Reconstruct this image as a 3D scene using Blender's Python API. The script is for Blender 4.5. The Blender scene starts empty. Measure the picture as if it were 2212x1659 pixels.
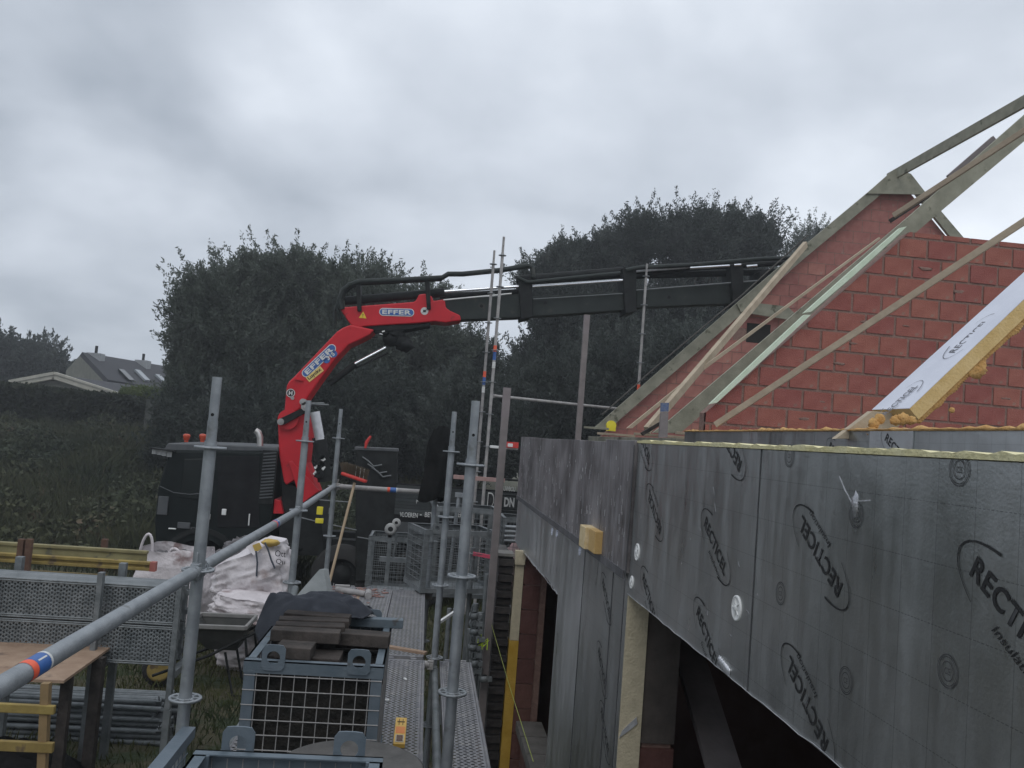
import bpy, math, random
import numpy as np
from mathutils import Vector, Matrix, noise as mnoise
random.seed(7); rng = np.random.default_rng(11)
SC = bpy.context.scene
COL = SC.collection
# ---------------------------------------------------------------- camera
F = 1850.0                       # focal length in pixels of a 2212 x 1659 picture
EYE = np.array([0.0, 0.0, 3.0])
_d = np.array([927-1106, -(935-829.5), -F]); _d /= np.linalg.norm(_d)      # +Y of the world seen by the camera
_h = np.array([1, -.078, 0.0]); _n = np.cross(_h, _d); _n /= np.linalg.norm(_n)
if _n[1] < 0: _n = -_n
RW = np.array([np.cross(_d, _n), _d, _n])                                  # camera -> world
cam = bpy.data.cameras.new('camera'); camo = bpy.data.objects.new('camera', cam); COL.objects.link(camo)
cam.sensor_width = 36; cam.lens = F/2212*36; cam.clip_end = 1500; cam.clip_start = .05
m4 = Matrix([[*RW[i], EYE[i]] for i in range(3)] + [[0, 0, 0, 1]]); camo.matrix_world = m4
SC.camera = camo
# ---------------------------------------------------------------- world, sun, exposure
W = bpy.data.worlds.new("World"); SC.world = W; W.use_nodes = True
nt = W.node_tree; nt.nodes.clear()
def N(t, **k):
    n = nt.nodes.new(t)
    for a, b in k.items(): setattr(n, a, b)
    return n
def L(a, b): nt.links.new(a, b)
sky = N('ShaderNodeTexSky', sky_type='NISHITA', sun_disc=False)
sky.sun_elevation = math.radians(48); sky.sun_rotation = math.radians(200)
bg1 = N('ShaderNodeBackground'); bg1.inputs[1].default_value = .06; L(sky.outputs[0], bg1.inputs[0])
tc = N('ShaderNodeTexCoord'); sep = N('ShaderNodeSeparateXYZ'); L(tc.outputs['Generated'], sep.inputs[0])
mx = N('ShaderNodeMath', operation='MAXIMUM'); L(sep.outputs[2], mx.inputs[0]); mx.inputs[1].default_value = 0
ad = N('ShaderNodeMath', operation='ADD'); L(mx.outputs[0], ad.inputs[0]); ad.inputs[1].default_value = .42
dx = N('ShaderNodeMath', operation='DIVIDE'); L(sep.outputs[0], dx.inputs[0]); L(ad.outputs[0], dx.inputs[1])
dy = N('ShaderNodeMath', operation='DIVIDE'); L(sep.outputs[1], dy.inputs[0]); L(ad.outputs[0], dy.inputs[1])
cb = N('ShaderNodeCombineXYZ'); L(dx.outputs[0], cb.inputs[0]); L(dy.outputs[0], cb.inputs[1])
n1 = N('ShaderNodeTexNoise'); L(cb.outputs[0], n1.inputs['Vector']); n1.inputs['Scale'].default_value = 1.7; n1.inputs['Detail'].default_value = 4; n1.inputs['Roughness'].default_value = .42; n1.inputs['Distortion'].default_value = .5
n2 = N('ShaderNodeTexNoise'); L(cb.outputs[0], n2.inputs['Vector']); n2.inputs['Scale'].default_value = 4.6; n2.inputs['Detail'].default_value = 6; n2.inputs['Roughness'].default_value = .5
am = N('ShaderNodeMath', operation='MULTIPLY'); L(n2.outputs[0], am.inputs[0]); am.inputs[1].default_value = .32
aa = N('ShaderNodeMath', operation='ADD'); L(n1.outputs[0], aa.inputs[0]); L(am.outputs[0], aa.inputs[1])
# a broad, slow brightening of the cloud deck towards the veiled sun (right of the view, high)
gx = N('ShaderNodeMath', operation='MULTIPLY'); L(sep.outputs[0], gx.inputs[0]); gx.inputs[1].default_value = .26
gz = N('ShaderNodeMath', operation='MULTIPLY'); L(sep.outputs[2], gz.inputs[0]); gz.inputs[1].default_value = .30
ga = N('ShaderNodeMath', operation='ADD'); L(gx.outputs[0], ga.inputs[0]); L(gz.outputs[0], ga.inputs[1])
gs = N('ShaderNodeMath', operation='ADD'); L(aa.outputs[0], gs.inputs[0]); L(ga.outputs[0], gs.inputs[1])
cr = N('ShaderNodeValToRGB'); L(gs.outputs[0], cr.inputs[0])
e = cr.color_ramp.elements; e[0].position = .50; e[0].color = (.345, .39, .455, 1); e[1].position = 1.0; e[1].color = (.85, .905, .98, 1)
q = cr.color_ramp.elements.new(.78); q.color = (.595, .645, .72, 1)
bg2 = N('ShaderNodeBackground'); L(cr.outputs[0], bg2.inputs[0]); bg2.inputs[1].default_value = 1.0
ms = N('ShaderNodeMixShader'); ms.inputs[0].default_value = .95; L(bg1.outputs[0], ms.inputs[1]); L(bg2.outputs[0], ms.inputs[2])
wo = N('ShaderNodeOutputWorld'); L(ms.outputs[0], wo.inputs[0])
sun = bpy.data.lights.new('sun', 'SUN'); sun.energy = .5; sun.angle = math.radians(35); sun.color = (1, .97, .93)
so = bpy.data.objects.new('sun', sun); COL.objects.link(so)
so.rotation_euler = (math.radians(42), 0, math.radians(-20))
SC.view_settings.view_transform = 'Standard'; SC.view_settings.look = 'None'
SC.view_settings.exposure = 0.24; SC.view_settings.gamma = 1.0
# ---------------------------------------------------------------- places
def ray(px, py): return RW @ np.array([(px-1106)/F, -(py-829.5)/F, -1.0])
def PX(a, b, X): r = ray(a, b); return Vector(EYE+r*(X/r[0]))
def PY(a, b, Y): r = ray(a, b); return Vector(EYE+r*(Y/r[1]))
def PZ(a, b, Z): r = ray(a, b); return Vector(EYE+r*((Z-3)/r[2]))
# ---------------------------------------------------------------- materials
MATS = {}
def M(name, c1, c2=None, scale=6, rough=.7, metal=0, bump=0, bscale=40, rand=0, stretch=(1, 1, 1), lo=.35, hi=.65, bdist=.01, spec=.5, speck=None):
    if name in MATS: return MATS[name]
    m = bpy.data.materials.new(name); m.use_nodes = True; t = m.node_tree
    b = t.nodes['Principled BSDF']; b.inputs['Roughness'].default_value = rough; b.inputs['Metallic'].default_value = metal
    b.inputs['Specular IOR Level'].default_value = spec
    co = t.nodes.new('ShaderNodeTexCoord'); mp = t.nodes.new('ShaderNodeMapping'); t.links.new(co.outputs['Object'], mp.inputs[0])
    mp.inputs['Scale'].default_value = stretch
    c2 = c2 or tuple(x*.8 for x in c1)
    nz = t.nodes.new('ShaderNodeTexNoise'); nz.inputs['Scale'].default_value = scale; nz.inputs['Detail'].default_value = 8; nz.inputs['Roughness'].default_value = .6
    t.links.new(mp.outputs[0], nz.inputs['Vector'])
    r = t.nodes.new('ShaderNodeValToRGB'); r.color_ramp.elements[0].position = lo; r.color_ramp.elements[1].position = hi
    r.color_ramp.elements[0].color = (*c1, 1); r.color_ramp.elements[1].color = (*c2, 1); t.links.new(nz.outputs[0], r.inputs[0])
    out = r.outputs[0]
    if speck:                       # small stains of a second colour: (colour, scale, threshold)
        n3 = t.nodes.new('ShaderNodeTexNoise'); n3.inputs['Scale'].default_value = speck[1]; n3.inputs['Detail'].default_value = 4
        t.links.new(mp.outputs[0], n3.inputs['Vector'])
        r3 = t.nodes.new('ShaderNodeValToRGB'); r3.color_ramp.elements[0].position = speck[2]; r3.color_ramp.elements[1].position = speck[2]+.08
        t.links.new(n3.outputs[0], r3.inputs[0])
        mm = t.nodes.new('ShaderNodeMix'); mm.data_type = 'RGBA'; t.links.new(r3.outputs[0], mm.inputs[0]); t.links.new(out, mm.inputs[6]); mm.inputs[7].default_value = (*speck[0], 1)
        out = mm.outputs[2]
    if rand:
        oi = t.nodes.new('ShaderNodeObjectInfo'); hs = t.nodes.new('ShaderNodeHueSaturation')
        ma = t.nodes.new('ShaderNodeMath'); ma.operation = 'MULTIPLY_ADD'; ma.inputs[1].default_value = rand*2; ma.inputs[2].default_value = 1-rand
        t.links.new(oi.outputs['Random'], ma.inputs[0]); t.links.new(ma.outputs[0], hs.inputs['Value'])
        mb = t.nodes.new('ShaderNodeMath'); mb.operation = 'MULTIPLY_ADD'; mb.inputs[1].default_value = .010; mb.inputs[2].default_value = .495
        t.links.new(oi.outputs['Random'], mb.inputs[0]); t.links.new(mb.outputs[0], hs.inputs['Hue'])
        t.links.new(out, hs.inputs['Color']); out = hs.outputs[0]
    t.links.new(out, b.inputs['Base Color'])
    rr = t.nodes.new('ShaderNodeMapRange'); rr.inputs[3].default_value = max(.05, rough-.12); rr.inputs[4].default_value = min(1, rough+.12)
    t.links.new(nz.outputs[0], rr.inputs[0]); t.links.new(rr.outputs[0], b.inputs['Roughness'])
    if bump:
        nb = t.nodes.new('ShaderNodeTexNoise'); nb.inputs['Scale'].default_value = bscale; nb.inputs['Detail'].default_value = 5
        t.links.new(mp.outputs[0], nb.inputs['Vector'])
        bp = t.nodes.new('ShaderNodeBump'); bp.inputs['Strength'].default_value = bump; bp.inputs['Distance'].default_value = bdist
        t.links.new(nb.outputs[0], bp.inputs['Height']); t.links.new(bp.outputs[0], b.inputs['Normal'])
    MATS[name] = m; return m
galv = M('galvanised_steel', (.24, .26, .275), (.33, .35, .365), 14, .5, .5, .15, 120, rand=.08, speck=((.19, .20, .20), 9, .62))
galv_old = M('dusty_galvanised_steel', (.28, .27, .265), (.40, .385, .375), 10, .7, .25, .2, 90, rand=.1, speck=((.42, .40, .38), 25, .6))
galv_dark = M('weathered_galvanised_steel', (.13, .145, .15), (.23, .245, .25), 9, .6, .4, .2, 90, rand=.1)
galv_blue = M('painted_grey_blue_steel', (.12, .155, .185), (.17, .205, .235), 10, .55, .35, .15, 100, rand=.05, speck=((.10, .09, .08), 14, .66))
deckm = M('perforated_steel', (.21, .21, .225), (.31, .305, .31), 7, .65, .4, .2, 80, rand=.08, speck=((.36, .345, .33), 18, .6))
red_dust = M('brick_dust', (.24, .12, .10), (.30, .20, .18), 12, .95)
wood_green = M('green_treated_timber', (.20, .197, .148), (.30, .29, .225), 5, .85, 0, .3, 60, rand=.12, stretch=(1, 1, 1), speck=((.10, .10, .065), 7, .62))
wood_pale = M('pale_sawn_timber', (.36, .29, .21), (.46, .38, .28), 6, .85, 0, .3, 50, rand=.15)
wood_fresh = M('fresh_yellow_timber', (.55, .36, .13), (.66, .47, .2), 8, .8, 0, .3, 60, rand=.1)
wood_grey = M('grey_formwork_board', (.17, .15, .145), (.24, .21, .205), 6, .85, 0, .2, 60, rand=.1)
wood_dark = M('dark_wet_timber', (.032, .029, .027), (.075, .064, .058), 9, .9, 0, .5, 50, rand=.3, spec=.15)
wood_plate = M('worn_plywood', (.26, .17, .115), (.38, .27, .19), 5, .8, 0, .25, 40, speck=((.16, .11, .08), 6, .6))
yel_beam = M('yellow_formwork_paint', (.20, .14, .04), (.32, .235, .07), 6, .75, 0, .2, 50, rand=.15, speck=((.13, .09, .05), 8, .6))
yel_dull = M('dull_yellow_board', (.20, .175, .08), (.28, .25, .125), 6, .8, 0, .2, 50, rand=.1, speck=((.13, .12, .08), 8, .6))
blockr = M('red_clay_block', (.25, .075, .058), (.33, .118, .092), 5, .92, 0, .6, 90, rand=.075, speck=((.27, .15, .12), 7, .66))
blockf = M('veiled_pale_clay_block', (.30, .12, .10), (.37, .165, .135), 9, .95, 0, .4, 100, rand=.10, speck=((.33, .21, .18), 7, .66))  # the veil over the far gable is put into this paler red
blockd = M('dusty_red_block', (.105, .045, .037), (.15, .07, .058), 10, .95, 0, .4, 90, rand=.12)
mortar = M('grey_brown_mortar', (.19, .115, .092), (.26, .165, .135), 18, .97, 0, .7, 60)
brickd = M('dark_facing_brick', (.028, .026, .026), (.06, .052, .048), 25, .93, 0, .6, 60, rand=.3)
jointm = M('dark_joint_mortar', (.06, .058, .055), (.11, .105, .10), 20, .97, 0, .5, 60)
foam = M('cream_insulation_foam', (.50, .44, .31), (.60, .53, .38), 30, .95, 0, .6, 110, bdist=.006)
foam_y = M('yellow_insulation_foam', (.50, .30, .035), (.60, .38, .07), 9, .95, 0, .5, 80)
foam_top = M('pale_yellow_cut_foam', (.74, .66, .34), (.80, .74, .46), 12, .95, 0, .5, 90)
foam_green = M('pale_green_cut_foam', (.56, .66, .50), (.66, .74, .60), 12, .95, 0, .5, 90)
pu = M('orange_polyurethane_foam', (.50, .27, .085), (.62, .38, .14), 14, .9, 0, .8, 45, bdist=.02)
concrete = M('grey_concrete', (.20, .19, .175), (.29, .28, .26), 7, .95, 0, .4, 50)
concrete_d = M('dusty_dark_tub', (.075, .073, .07), (.115, .11, .105), 12, .9, 0, .3, 60)
redp = M('red_crane_paint', (.48, .010, .019), (.58, .016, .027), 2.2, .45, 0, .05, 20, spec=.35, speck=((.33, .02, .025), 7, .62))
blackp = M('black_paint', (.008, .008, .009), (.016, .016, .017), 5, .5, spec=.15)
blackm = M('matt_black_steel', (.014, .015, .015), (.028, .03, .03), 6, .65, 0, .1, 40, spec=.12)
cabp = M('dark_cab_paint', (.010, .013, .013), (.014, .018, .018), 3, .5, 0, spec=.08)
greyplastic = M('grey_plastic', (.15, .16, .165), (.2, .21, .215), 6, .6)
boomg = M('dark_green_grey_boom_steel', (.020, .025, .024), (.034, .041, .038), 3, .6, .1, .1, 40, spec=.25, speck=((.05, .05, .045), 6, .64))
chrome = M('chromed_rod', (.75, .77, .8), (.85, .86, .88), 5, .12, 1)
glass = M('dark_glass', (.008, .011, .011), (.012, .016, .016), 3, .2, 0, spec=.3)
rubber = M('rubber', (.018, .018, .018), (.03, .029, .028), 10, .85, 0, .2)
whitep = M('white_paint', (.72, .72, .70), (.8, .8, .78), 6, .6)
whiteprint = M('white_print', (.55, .56, .55), (.7, .7, .68), 30, .7)
blackprint = M('black_print', (.012, .012, .013), (.02, .02, .02), 30, .55)
blueprint = M('blue_print', (.03, .10, .32), (.04, .13, .38), 12, .45)
yellowprint = M('yellow_print', (.72, .50, .03), (.78, .56, .05), 12, .6)
orangeprint = M('orange_print', (.75, .09, .04), (.85, .14, .06), 12, .5)
redplastic = M('red_plastic', (.55, .03, .025), (.62, .06, .05), 8, .5)
pinkplastic = M('pink_red_plastic', (.58, .06, .12), (.65, .1, .16), 8, .5)
orangeglass = M('orange_beacon_plastic', (.42, .05, .02), (.5, .075, .03), 8, .25)
yelplastic = M('yellow_plastic', (.75, .62, .02), (.8, .68, .05), 8, .5)
mline = M('faded_yellow_line', (.32, .36, .08), None, 8, .8)
neon = M('neon_yellow_ribbon', (.55, .75, .03), (.65, .8, .1), 8, .6)
bagm = M('white_woven_bag', (.52, .485, .50), (.68, .64, .65), 3.5, .85, 0, .5, 22, bdist=.03, speck=((.33, .27, .26), 2.4, .60))
bagm2 = M('soiled_woven_bag', (.54, .50, .51), (.68, .63, .64), 4, .85, 0, .5, 22, bdist=.03, speck=((.30, .22, .215), 3, .58))
strapm = M('dark_webbing', (.05, .06, .08), (.08, .09, .11), 8, .9)
cloth = M('black_cloth', (.022, .026, .036), (.045, .05, .062), 7, .95, 0, .3, 30, bdist=.008)
canvas = M('dark_canvas', (.010, .011, .011), (.02, .02, .02), 4, .95, 0, .5, 9, bdist=.05, spec=.05)
rubble = M('rubble', (.06, .058, .06), (.20, .19, .195), 14, .95, 0, .6, 40)
soil = M('soil_and_turf', (.045, .042, .022), (.085, .075, .04), .9, 1, 0, .8, 12, bdist=.05, speck=((.028, .04, .014), 2.2, .5))
bladem = M('grass_blades', (.035, .055, .016), (.10, .10, .035), .8, .85, rand=.1, speck=((.14, .12, .06), 3, .63))
weedm = M('weed_leaves', (.020, .030, .013), (.052, .055, .024), .35, .9, speck=((.085, .06, .035), 1.2, .62))
barkm = M('bark', (.05, .042, .035), (.09, .075, .06), 12, .95, 0, .6, 30)
roofm = M('dark_grey_roof_tiles', (.022, .023, .028), (.036, .037, .043), 6, .85, 0, .3, 20)
stucco = M('cream_render', (.15, .155, .135), (.20, .20, .175), 4, .95)
fascia = M('pale_fascia_board', (.36, .35, .30), (.44, .42, .36), 4, .8)
handlem = M('ash_broom_handle', (.42, .31, .20), (.52, .40, .27), 8, .7)
ropem = M('rope', (.06, .055, .05), (.1, .095, .085), 30, .95)

def leafmat(name, a, b, c, sc=.5):
    m = bpy.data.materials.new(name); m.use_nodes = True; t = m.node_tree; pb = t.nodes['Principled BSDF']
    co = t.nodes.new('ShaderNodeTexCoord'); nz = t.nodes.new('ShaderNodeTexNoise'); nz.inputs['Scale'].default_value = sc; nz.inputs['Detail'].default_value = 7; nz.inputs['Roughness'].default_value = .7
    t.links.new(co.outputs['Object'], nz.inputs['Vector'])
    r = t.nodes.new('ShaderNodeValToRGB'); el = r.color_ramp.elements; el[0].position = .36; el[0].color = (*a, 1); el[1].position = .66; el[1].color = (*c, 1)
    q = el.new(.5); q.color = (*b, 1); t.links.new(nz.outputs[0], r.inputs[0]); t.links.new(r.outputs[0], pb.inputs['Base Color'])
    pb.inputs['Roughness'].default_value = .62; pb.inputs['Specular IOR Level'].default_value = .2
    tr = t.nodes.new('ShaderNodeBsdfTranslucent'); t.links.new(r.outputs[0], tr.inputs[0])
    mxs = t.nodes.new('ShaderNodeMixShader'); mxs.inputs[0].default_value = .38
    t.links.new(pb.outputs[0], mxs.inputs[1]); t.links.new(tr.outputs[0], mxs.inputs[2]); t.links.new(mxs.outputs[0], t.nodes['Material Output'].inputs[0])
    MATS[name] = m; return m
willow = leafmat('willow_leaves', (.052, .068, .050), (.098, .116, .092), (.150, .170, .145), .5)
willow2 = leafmat('dark_willow_leaves', (.032, .042, .037), (.058, .070, .060), (.115, .130, .116), .5)
hedgem = leafmat('hedge_leaves', (.016, .022, .012), (.026, .032, .017), (.042, .045, .024), .8)
limebush = leafmat('lighter_bush_leaves', (.05, .07, .022), (.075, .105, .03), (.11, .14, .045), .9)

def foilmat(name, dirty, grid=True, pale=False):
    m = bpy.data.materials.new(name); m.use_nodes = True; t = m.node_tree; b = t.nodes['Principled BSDF']; ln = t.links.new
    def nd(k, **kw):
        n = t.nodes.new(k)
        for a, v in kw.items(): setattr(n, a, v)
        return n
    co = nd('ShaderNodeTexCoord'); sp = nd('ShaderNodeSeparateXYZ'); ln(co.outputs['Object'], sp.inputs[0])
    nz = nd('ShaderNodeTexNoise'); nz.inputs['Scale'].default_value = 1.3 if not dirty else 3.2; nz.inputs['Detail'].default_value = 6; ln(co.outputs['Object'], nz.inputs['Vector'])
    r = nd('ShaderNodeValToRGB'); r.color_ramp.elements[0].position = .3; r.color_ramp.elements[1].position = .7
    c1, c2 = ((.27, .285, .278), (.55, .555, .55)) if not (dirty or pale) else ((.50, .515, .51), (.78, .79, .80)) if pale else ((.06, .052, .05), (.32, .30, .305))
    r.color_ramp.elements[0].color = (*c1, 1); r.color_ramp.elements[1].color = (*c2, 1); ln(nz.outputs[0], r.inputs[0])
    out = r.outputs[0]
    mp = nd('ShaderNodeMapping'); mp.inputs['Scale'].default_value = (1, 8, .7) if dirty else (1, 3.0, .55); ln(co.outputs['Object'], mp.inputs[0])
    n2 = nd('ShaderNodeTexNoise'); n2.inputs['Scale'].default_value = 3.5; n2.inputs['Detail'].default_value = 8; n2.inputs['Roughness'].default_value = .7; ln(mp.outputs[0], n2.inputs['Vector'])
    r2 = nd('ShaderNodeValToRGB'); r2.color_ramp.elements[0].position = .50 if dirty else .44; r2.color_ramp.elements[1].position = .74; ln(n2.outputs[0], r2.inputs[0])
    mm = nd('ShaderNodeMix', data_type='RGBA'); ms_ = nd('ShaderNodeMath', operation='MULTIPLY'); ms_.inputs[1].default_value = .85 if dirty else .20
    ln(r2.outputs[0], ms_.inputs[0]); ln(ms_.outputs[0], mm.inputs[0]); ln(out, mm.inputs[6]); mm.inputs[7].default_value = (.34, .33, .345, 1) if dirty else (.80, .82, .84, 1); out = mm.outputs[2]  # pale streaks; on clean foil they put a brushed sheen into the colour
    if grid:                                   # the printed 10 cm cutting grid
        def line(sock, off, w):
            a = nd('ShaderNodeMath', operation='ADD'); a.inputs[1].default_value = off; ln(sock, a.inputs[0])
            p = nd('ShaderNodeMath', operation='PINGPONG'); p.inputs[1].default_value = .05; ln(a.outputs[0], p.inputs[0])
            l = nd('ShaderNodeMath', operation='LESS_THAN'); l.inputs[1].default_value = w; ln(p.outputs[0], l.inputs[0]); return l
        ly = line(sp.outputs[1], 0.04, .00065); lz = line(sp.outputs[2], .05, .0008)
        wv = nd('ShaderNodeMath', operation='PINGPONG'); wv.inputs[1].default_value = .005; ln(sp.outputs[1], wv.inputs[0])
        wl = nd('ShaderNodeMath', operation='LESS_THAN'); wl.inputs[1].default_value = .0034; ln(wv.outputs[0], wl.inputs[0])
        dz = nd('ShaderNodeMath', operation='MULTIPLY'); ln(lz.outputs[0], dz.inputs[0]); ln(wl.outputs[0], dz.inputs[1])
        mxx = nd('ShaderNodeMath', operation='MAXIMUM'); ln(ly.outputs[0], mxx.inputs[0]); ln(dz.outputs[0], mxx.inputs[1])
        k = nd('ShaderNodeMath', operation='MULTIPLY'); k.inputs[1].default_value = .42; ln(mxx.outputs[0], k.inputs[0])
        m2 = nd('ShaderNodeMix', data_type='RGBA'); ln(k.outputs[0], m2.inputs[0]); ln(out, m2.inputs[6]); m2.inputs[7].default_value = (.03, .03, .033, 1); out = m2.outputs[2]
    ln(out, b.inputs['Base Color']); b.inputs['Metallic'].default_value = .35 if dirty else .92
    rr = nd('ShaderNodeMapRange'); rr.inputs[3].default_value = .24 if not dirty else .4; rr.inputs[4].default_value = .50 if not dirty else .7; ln(n2.outputs[0], rr.inputs[0]); rr.inputs[1].default_value = .3; rr.inputs[2].default_value = .7; ln(rr.outputs[0], b.inputs['Roughness'])
    nb = nd('ShaderNodeTexNoise'); nb.inputs['Scale'].default_value = 5; nb.inputs['Detail'].default_value = 4; ln(mp.outputs[0] if dirty else co.outputs['Object'], nb.inputs['Vector'])
    bp = nd('ShaderNodeBump'); bp.inputs['Strength'].default_value = .35; bp.inputs['Distance'].default_value = .012; ln(nb.outputs[0], bp.inputs['Height'])
    nf = nd('ShaderNodeTexNoise'); nf.inputs['Scale'].default_value = 160; ln(co.outputs['Object'], nf.inputs['Vector'])
    b2 = nd('ShaderNodeBump'); b2.inputs['Strength'].default_value = .12; b2.inputs['Distance'].default_value = .003; ln(nf.outputs[0], b2.inputs['Height']); ln(bp.outputs[0], b2.inputs['Normal']); ln(b2.outputs[0], b.inputs['Normal'])
    MATS[name] = m; return m
foil = foilmat('printed_aluminium_foil', False); foil_d = foilmat('streaked_dirty_foil', True, False)
foil_p = foilmat('plain_aluminium_foil', False, False, True)
foil_w = M('pale_foil_facing', (.62, .64, .72), (.70, .72, .80), 4, .5, .1, .2, 12)
scratch = M('bare_bright_foil', (.68, .69, .72), (.8, .8, .82), 20, .35, .6, .5, 40)

# ---------------------------------------------------------------- builders
def tag(o, label=None, cat=None, group=None, kind=None):
    if label: o['label'] = label
    if cat: o['category'] = cat
    if group: o['group'] = group
    if kind: o['kind'] = kind
    return o
def thing(name, label, cat, loc=(0, 0, 0), group=None, rot=(0, 0, 0)):
    o = bpy.data.objects.new(name, None); COL.objects.link(o); o.location = loc; o.rotation_euler = rot; o.empty_display_size = .1
    return tag(o, label, cat, group)
def pbase(p):
    v = Vector((0, 0, 0))
    while p is not None: v = v+Vector(p.location); p = p.parent
    return v
class G:
    def __init__(s): s.v = []; s.f = []; s.m = []; s.s = []
    def add(s, vs, fs, mi=0, sm=False):
        o = len(s.v); s.v += [tuple(v) for v in vs]
        for f in fs: s.f.append(tuple(i+o for i in f)); s.m.append(mi); s.s.append(sm)
        return s
    def box(s, c, d, R=None, mi=0):
        c = Vector(c); vs = []
        for i in (-.5, .5):
            for j in (-.5, .5):
                for k in (-.5, .5):
                    p = Vector((i*d[0], j*d[1], k*d[2])); vs.append(c+(R @ p if R else p))
        return s.add(vs, [(0, 1, 3, 2), (4, 6, 7, 5), (0, 4, 5, 1), (2, 3, 7, 6), (0, 2, 6, 4), (1, 5, 7, 3)], mi)
    def bb(s, a, b, mi=0): return s.box([(a[i]+b[i])/2 for i in range(3)], [abs(b[i]-a[i]) for i in range(3)], None, mi)
    def beam(s, a, b, w, h, up=(0, 0, 1), mi=0):
        a = Vector(a); b = Vector(b); d = (b-a); l = d.length; d.normalize(); u = Vector(up); x = u.cross(d)
        if x.length < 1e-4: x = Vector((1, 0, 0)).cross(d)
        x.normalize(); z = d.cross(x).normalized()
        R = Matrix((x, d, z)).transposed(); return s.box((a+b)/2, (w, l, h), R, mi)
    def tube(s, a, b, r, n=12, r2=None, cap=True, mi=0):
        a = Vector(a); b = Vector(b); r2 = r if r2 is None else r2; d = (b-a).normalized()
        x = d.orthogonal().normalized(); y = d.cross(x); vs = []
        for p, q in ((a, r), (b, r2)):
            for i in range(n):
                t = 2*math.pi*i/n; vs.append(p+(x*math.cos(t)+y*math.sin(t))*q)
        s.add(vs, [(i, (i+1) % n, n+(i+1) % n, n+i) for i in range(n)], mi, True)
        if cap: s.add(vs[:n], [tuple(range(n))[::-1]], mi); s.add(vs[n:], [tuple(range(n))], mi)
        return s
    def path(s, pts, r, n=8, mi=0):
        pts = [Vector(p) for p in pts]; N_ = len(pts); vs = []; x = None
        for i, p in enumerate(pts):
            d = (pts[min(i+1, N_-1)]-pts[max(i-1, 0)]).normalized()
            x = d.orthogonal().normalized() if x is None else (x-d*x.dot(d)).normalized()
            y = d.cross(x); rr = r[i] if isinstance(r, (list, tuple)) else r
            for k in range(n): t = 2*math.pi*k/n; vs.append(p+(x*math.cos(t)+y*math.sin(t))*rr)
        fs = [(i*n+k, i*n+(k+1) % n, (i+1)*n+(k+1) % n, (i+1)*n+k) for i in range(N_-1) for k in range(n)]
        s.add(vs, fs, mi, True); s.add(vs[:n], [tuple(range(n))[::-1]], mi); return s.add(vs[-n:], [tuple(range(n))], mi)
    def prism(s, poly, ext, mi=0):
        poly = [Vector(p) for p in poly]; ext = Vector(ext); n = len(poly); nr = Vector((0, 0, 0))
        for i in range(n): nr += poly[i].cross(poly[(i+1) % n])
        if nr.dot(ext) > 0: poly = poly[::-1]
        vs = poly+[p+ext for p in poly]
        return s.add(vs, [tuple(range(n)), tuple(range(2*n-1, n-1, -1))]+[(i, n+i, n+(i+1) % n, (i+1) % n) for i in range(n)], mi)
    def lathe(s, prof, o=(0, 0, 0), n=24, ax='z', mi=0, closed=False):
        vs = []; o = Vector(o)
        for r, h in prof:
            for i in range(n):
                t = 2*math.pi*i/n; c, q = math.cos(t)*r, math.sin(t)*r
                vs.append(o+Vector((c, q, h) if ax == 'z' else (c, h, q) if ax == 'y' else (h, c, q)))
        k = len(prof); rg = range(k if closed else k-1)
        return s.add(vs, [(j*n+i, j*n+(i+1) % n, ((j+1) % k)*n+(i+1) % n, ((j+1) % k)*n+i) for j in rg for i in range(n)], mi, True)
    def ball(s, c, r, n=12, m=8, sq=(1, 1, 1), mi=0, nz=0, sc=3):
        c = Vector(c); vs = []; 
        for j in range(m+1):
            for i in range(n):
                a = math.pi*j/m; t = 2*math.pi*i/n; p = Vector((math.sin(a)*math.cos(t), math.sin(a)*math.sin(t), math.cos(a)))
                k = 1+(mnoise.noise(p*sc+c*7)*nz if nz else 0); vs.append(c+Vector((p.x*sq[0], p.y*sq[1], p.z*sq[2]))*r*k)
        return s.add(vs, [(j*n+i, (j+1)*n+i, (j+1)*n+(i+1) % n, j*n+(i+1) % n) for j in range(m) for i in range(n)], mi, True)
    def mesh(s, name, mats, off=None):
        me = bpy.data.meshes.new(name); v = s.v if off is None else [(a[0]-off[0], a[1]-off[1], a[2]-off[2]) for a in s.v]
        me.from_pydata(v, [], s.f)
        for m in (mats if isinstance(mats, (list, tuple)) else [mats]): me.materials.append(m)
        me.polygons.foreach_set('material_index', s.m); me.polygons.foreach_set('use_smooth', s.s); me.update(); return me
    def obj(s, name, mats, parent=None, local=False, bevel=0):
        off = None if (local or parent is None) else pbase(parent)
        o = bpy.data.objects.new(name, s.mesh(name, mats, off)); COL.objects.link(o); o.parent = parent
        if bevel: b = o.modifiers.new('bevel', 'BEVEL'); b.width = bevel; b.segments = 2; b.limit_method = 'ANGLE'
        return o
def inst(src, parent=None, loc=None):
    c = src.copy(); COL.objects.link(c); c.parent = parent
    if loc is not None: c.location = loc
    return c
def copy_tree(root, loc, label=None, rot=None):
    r = root.copy(); COL.objects.link(r); r.location = loc
    if rot: r.rotation_euler = rot
    if label: r['label'] = label
    for ch in list(root.children):
        c = ch.copy(); COL.objects.link(c); c.parent = r
        for g in list(ch.children): d = g.copy(); COL.objects.link(d); d.parent = c
    return r
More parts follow.
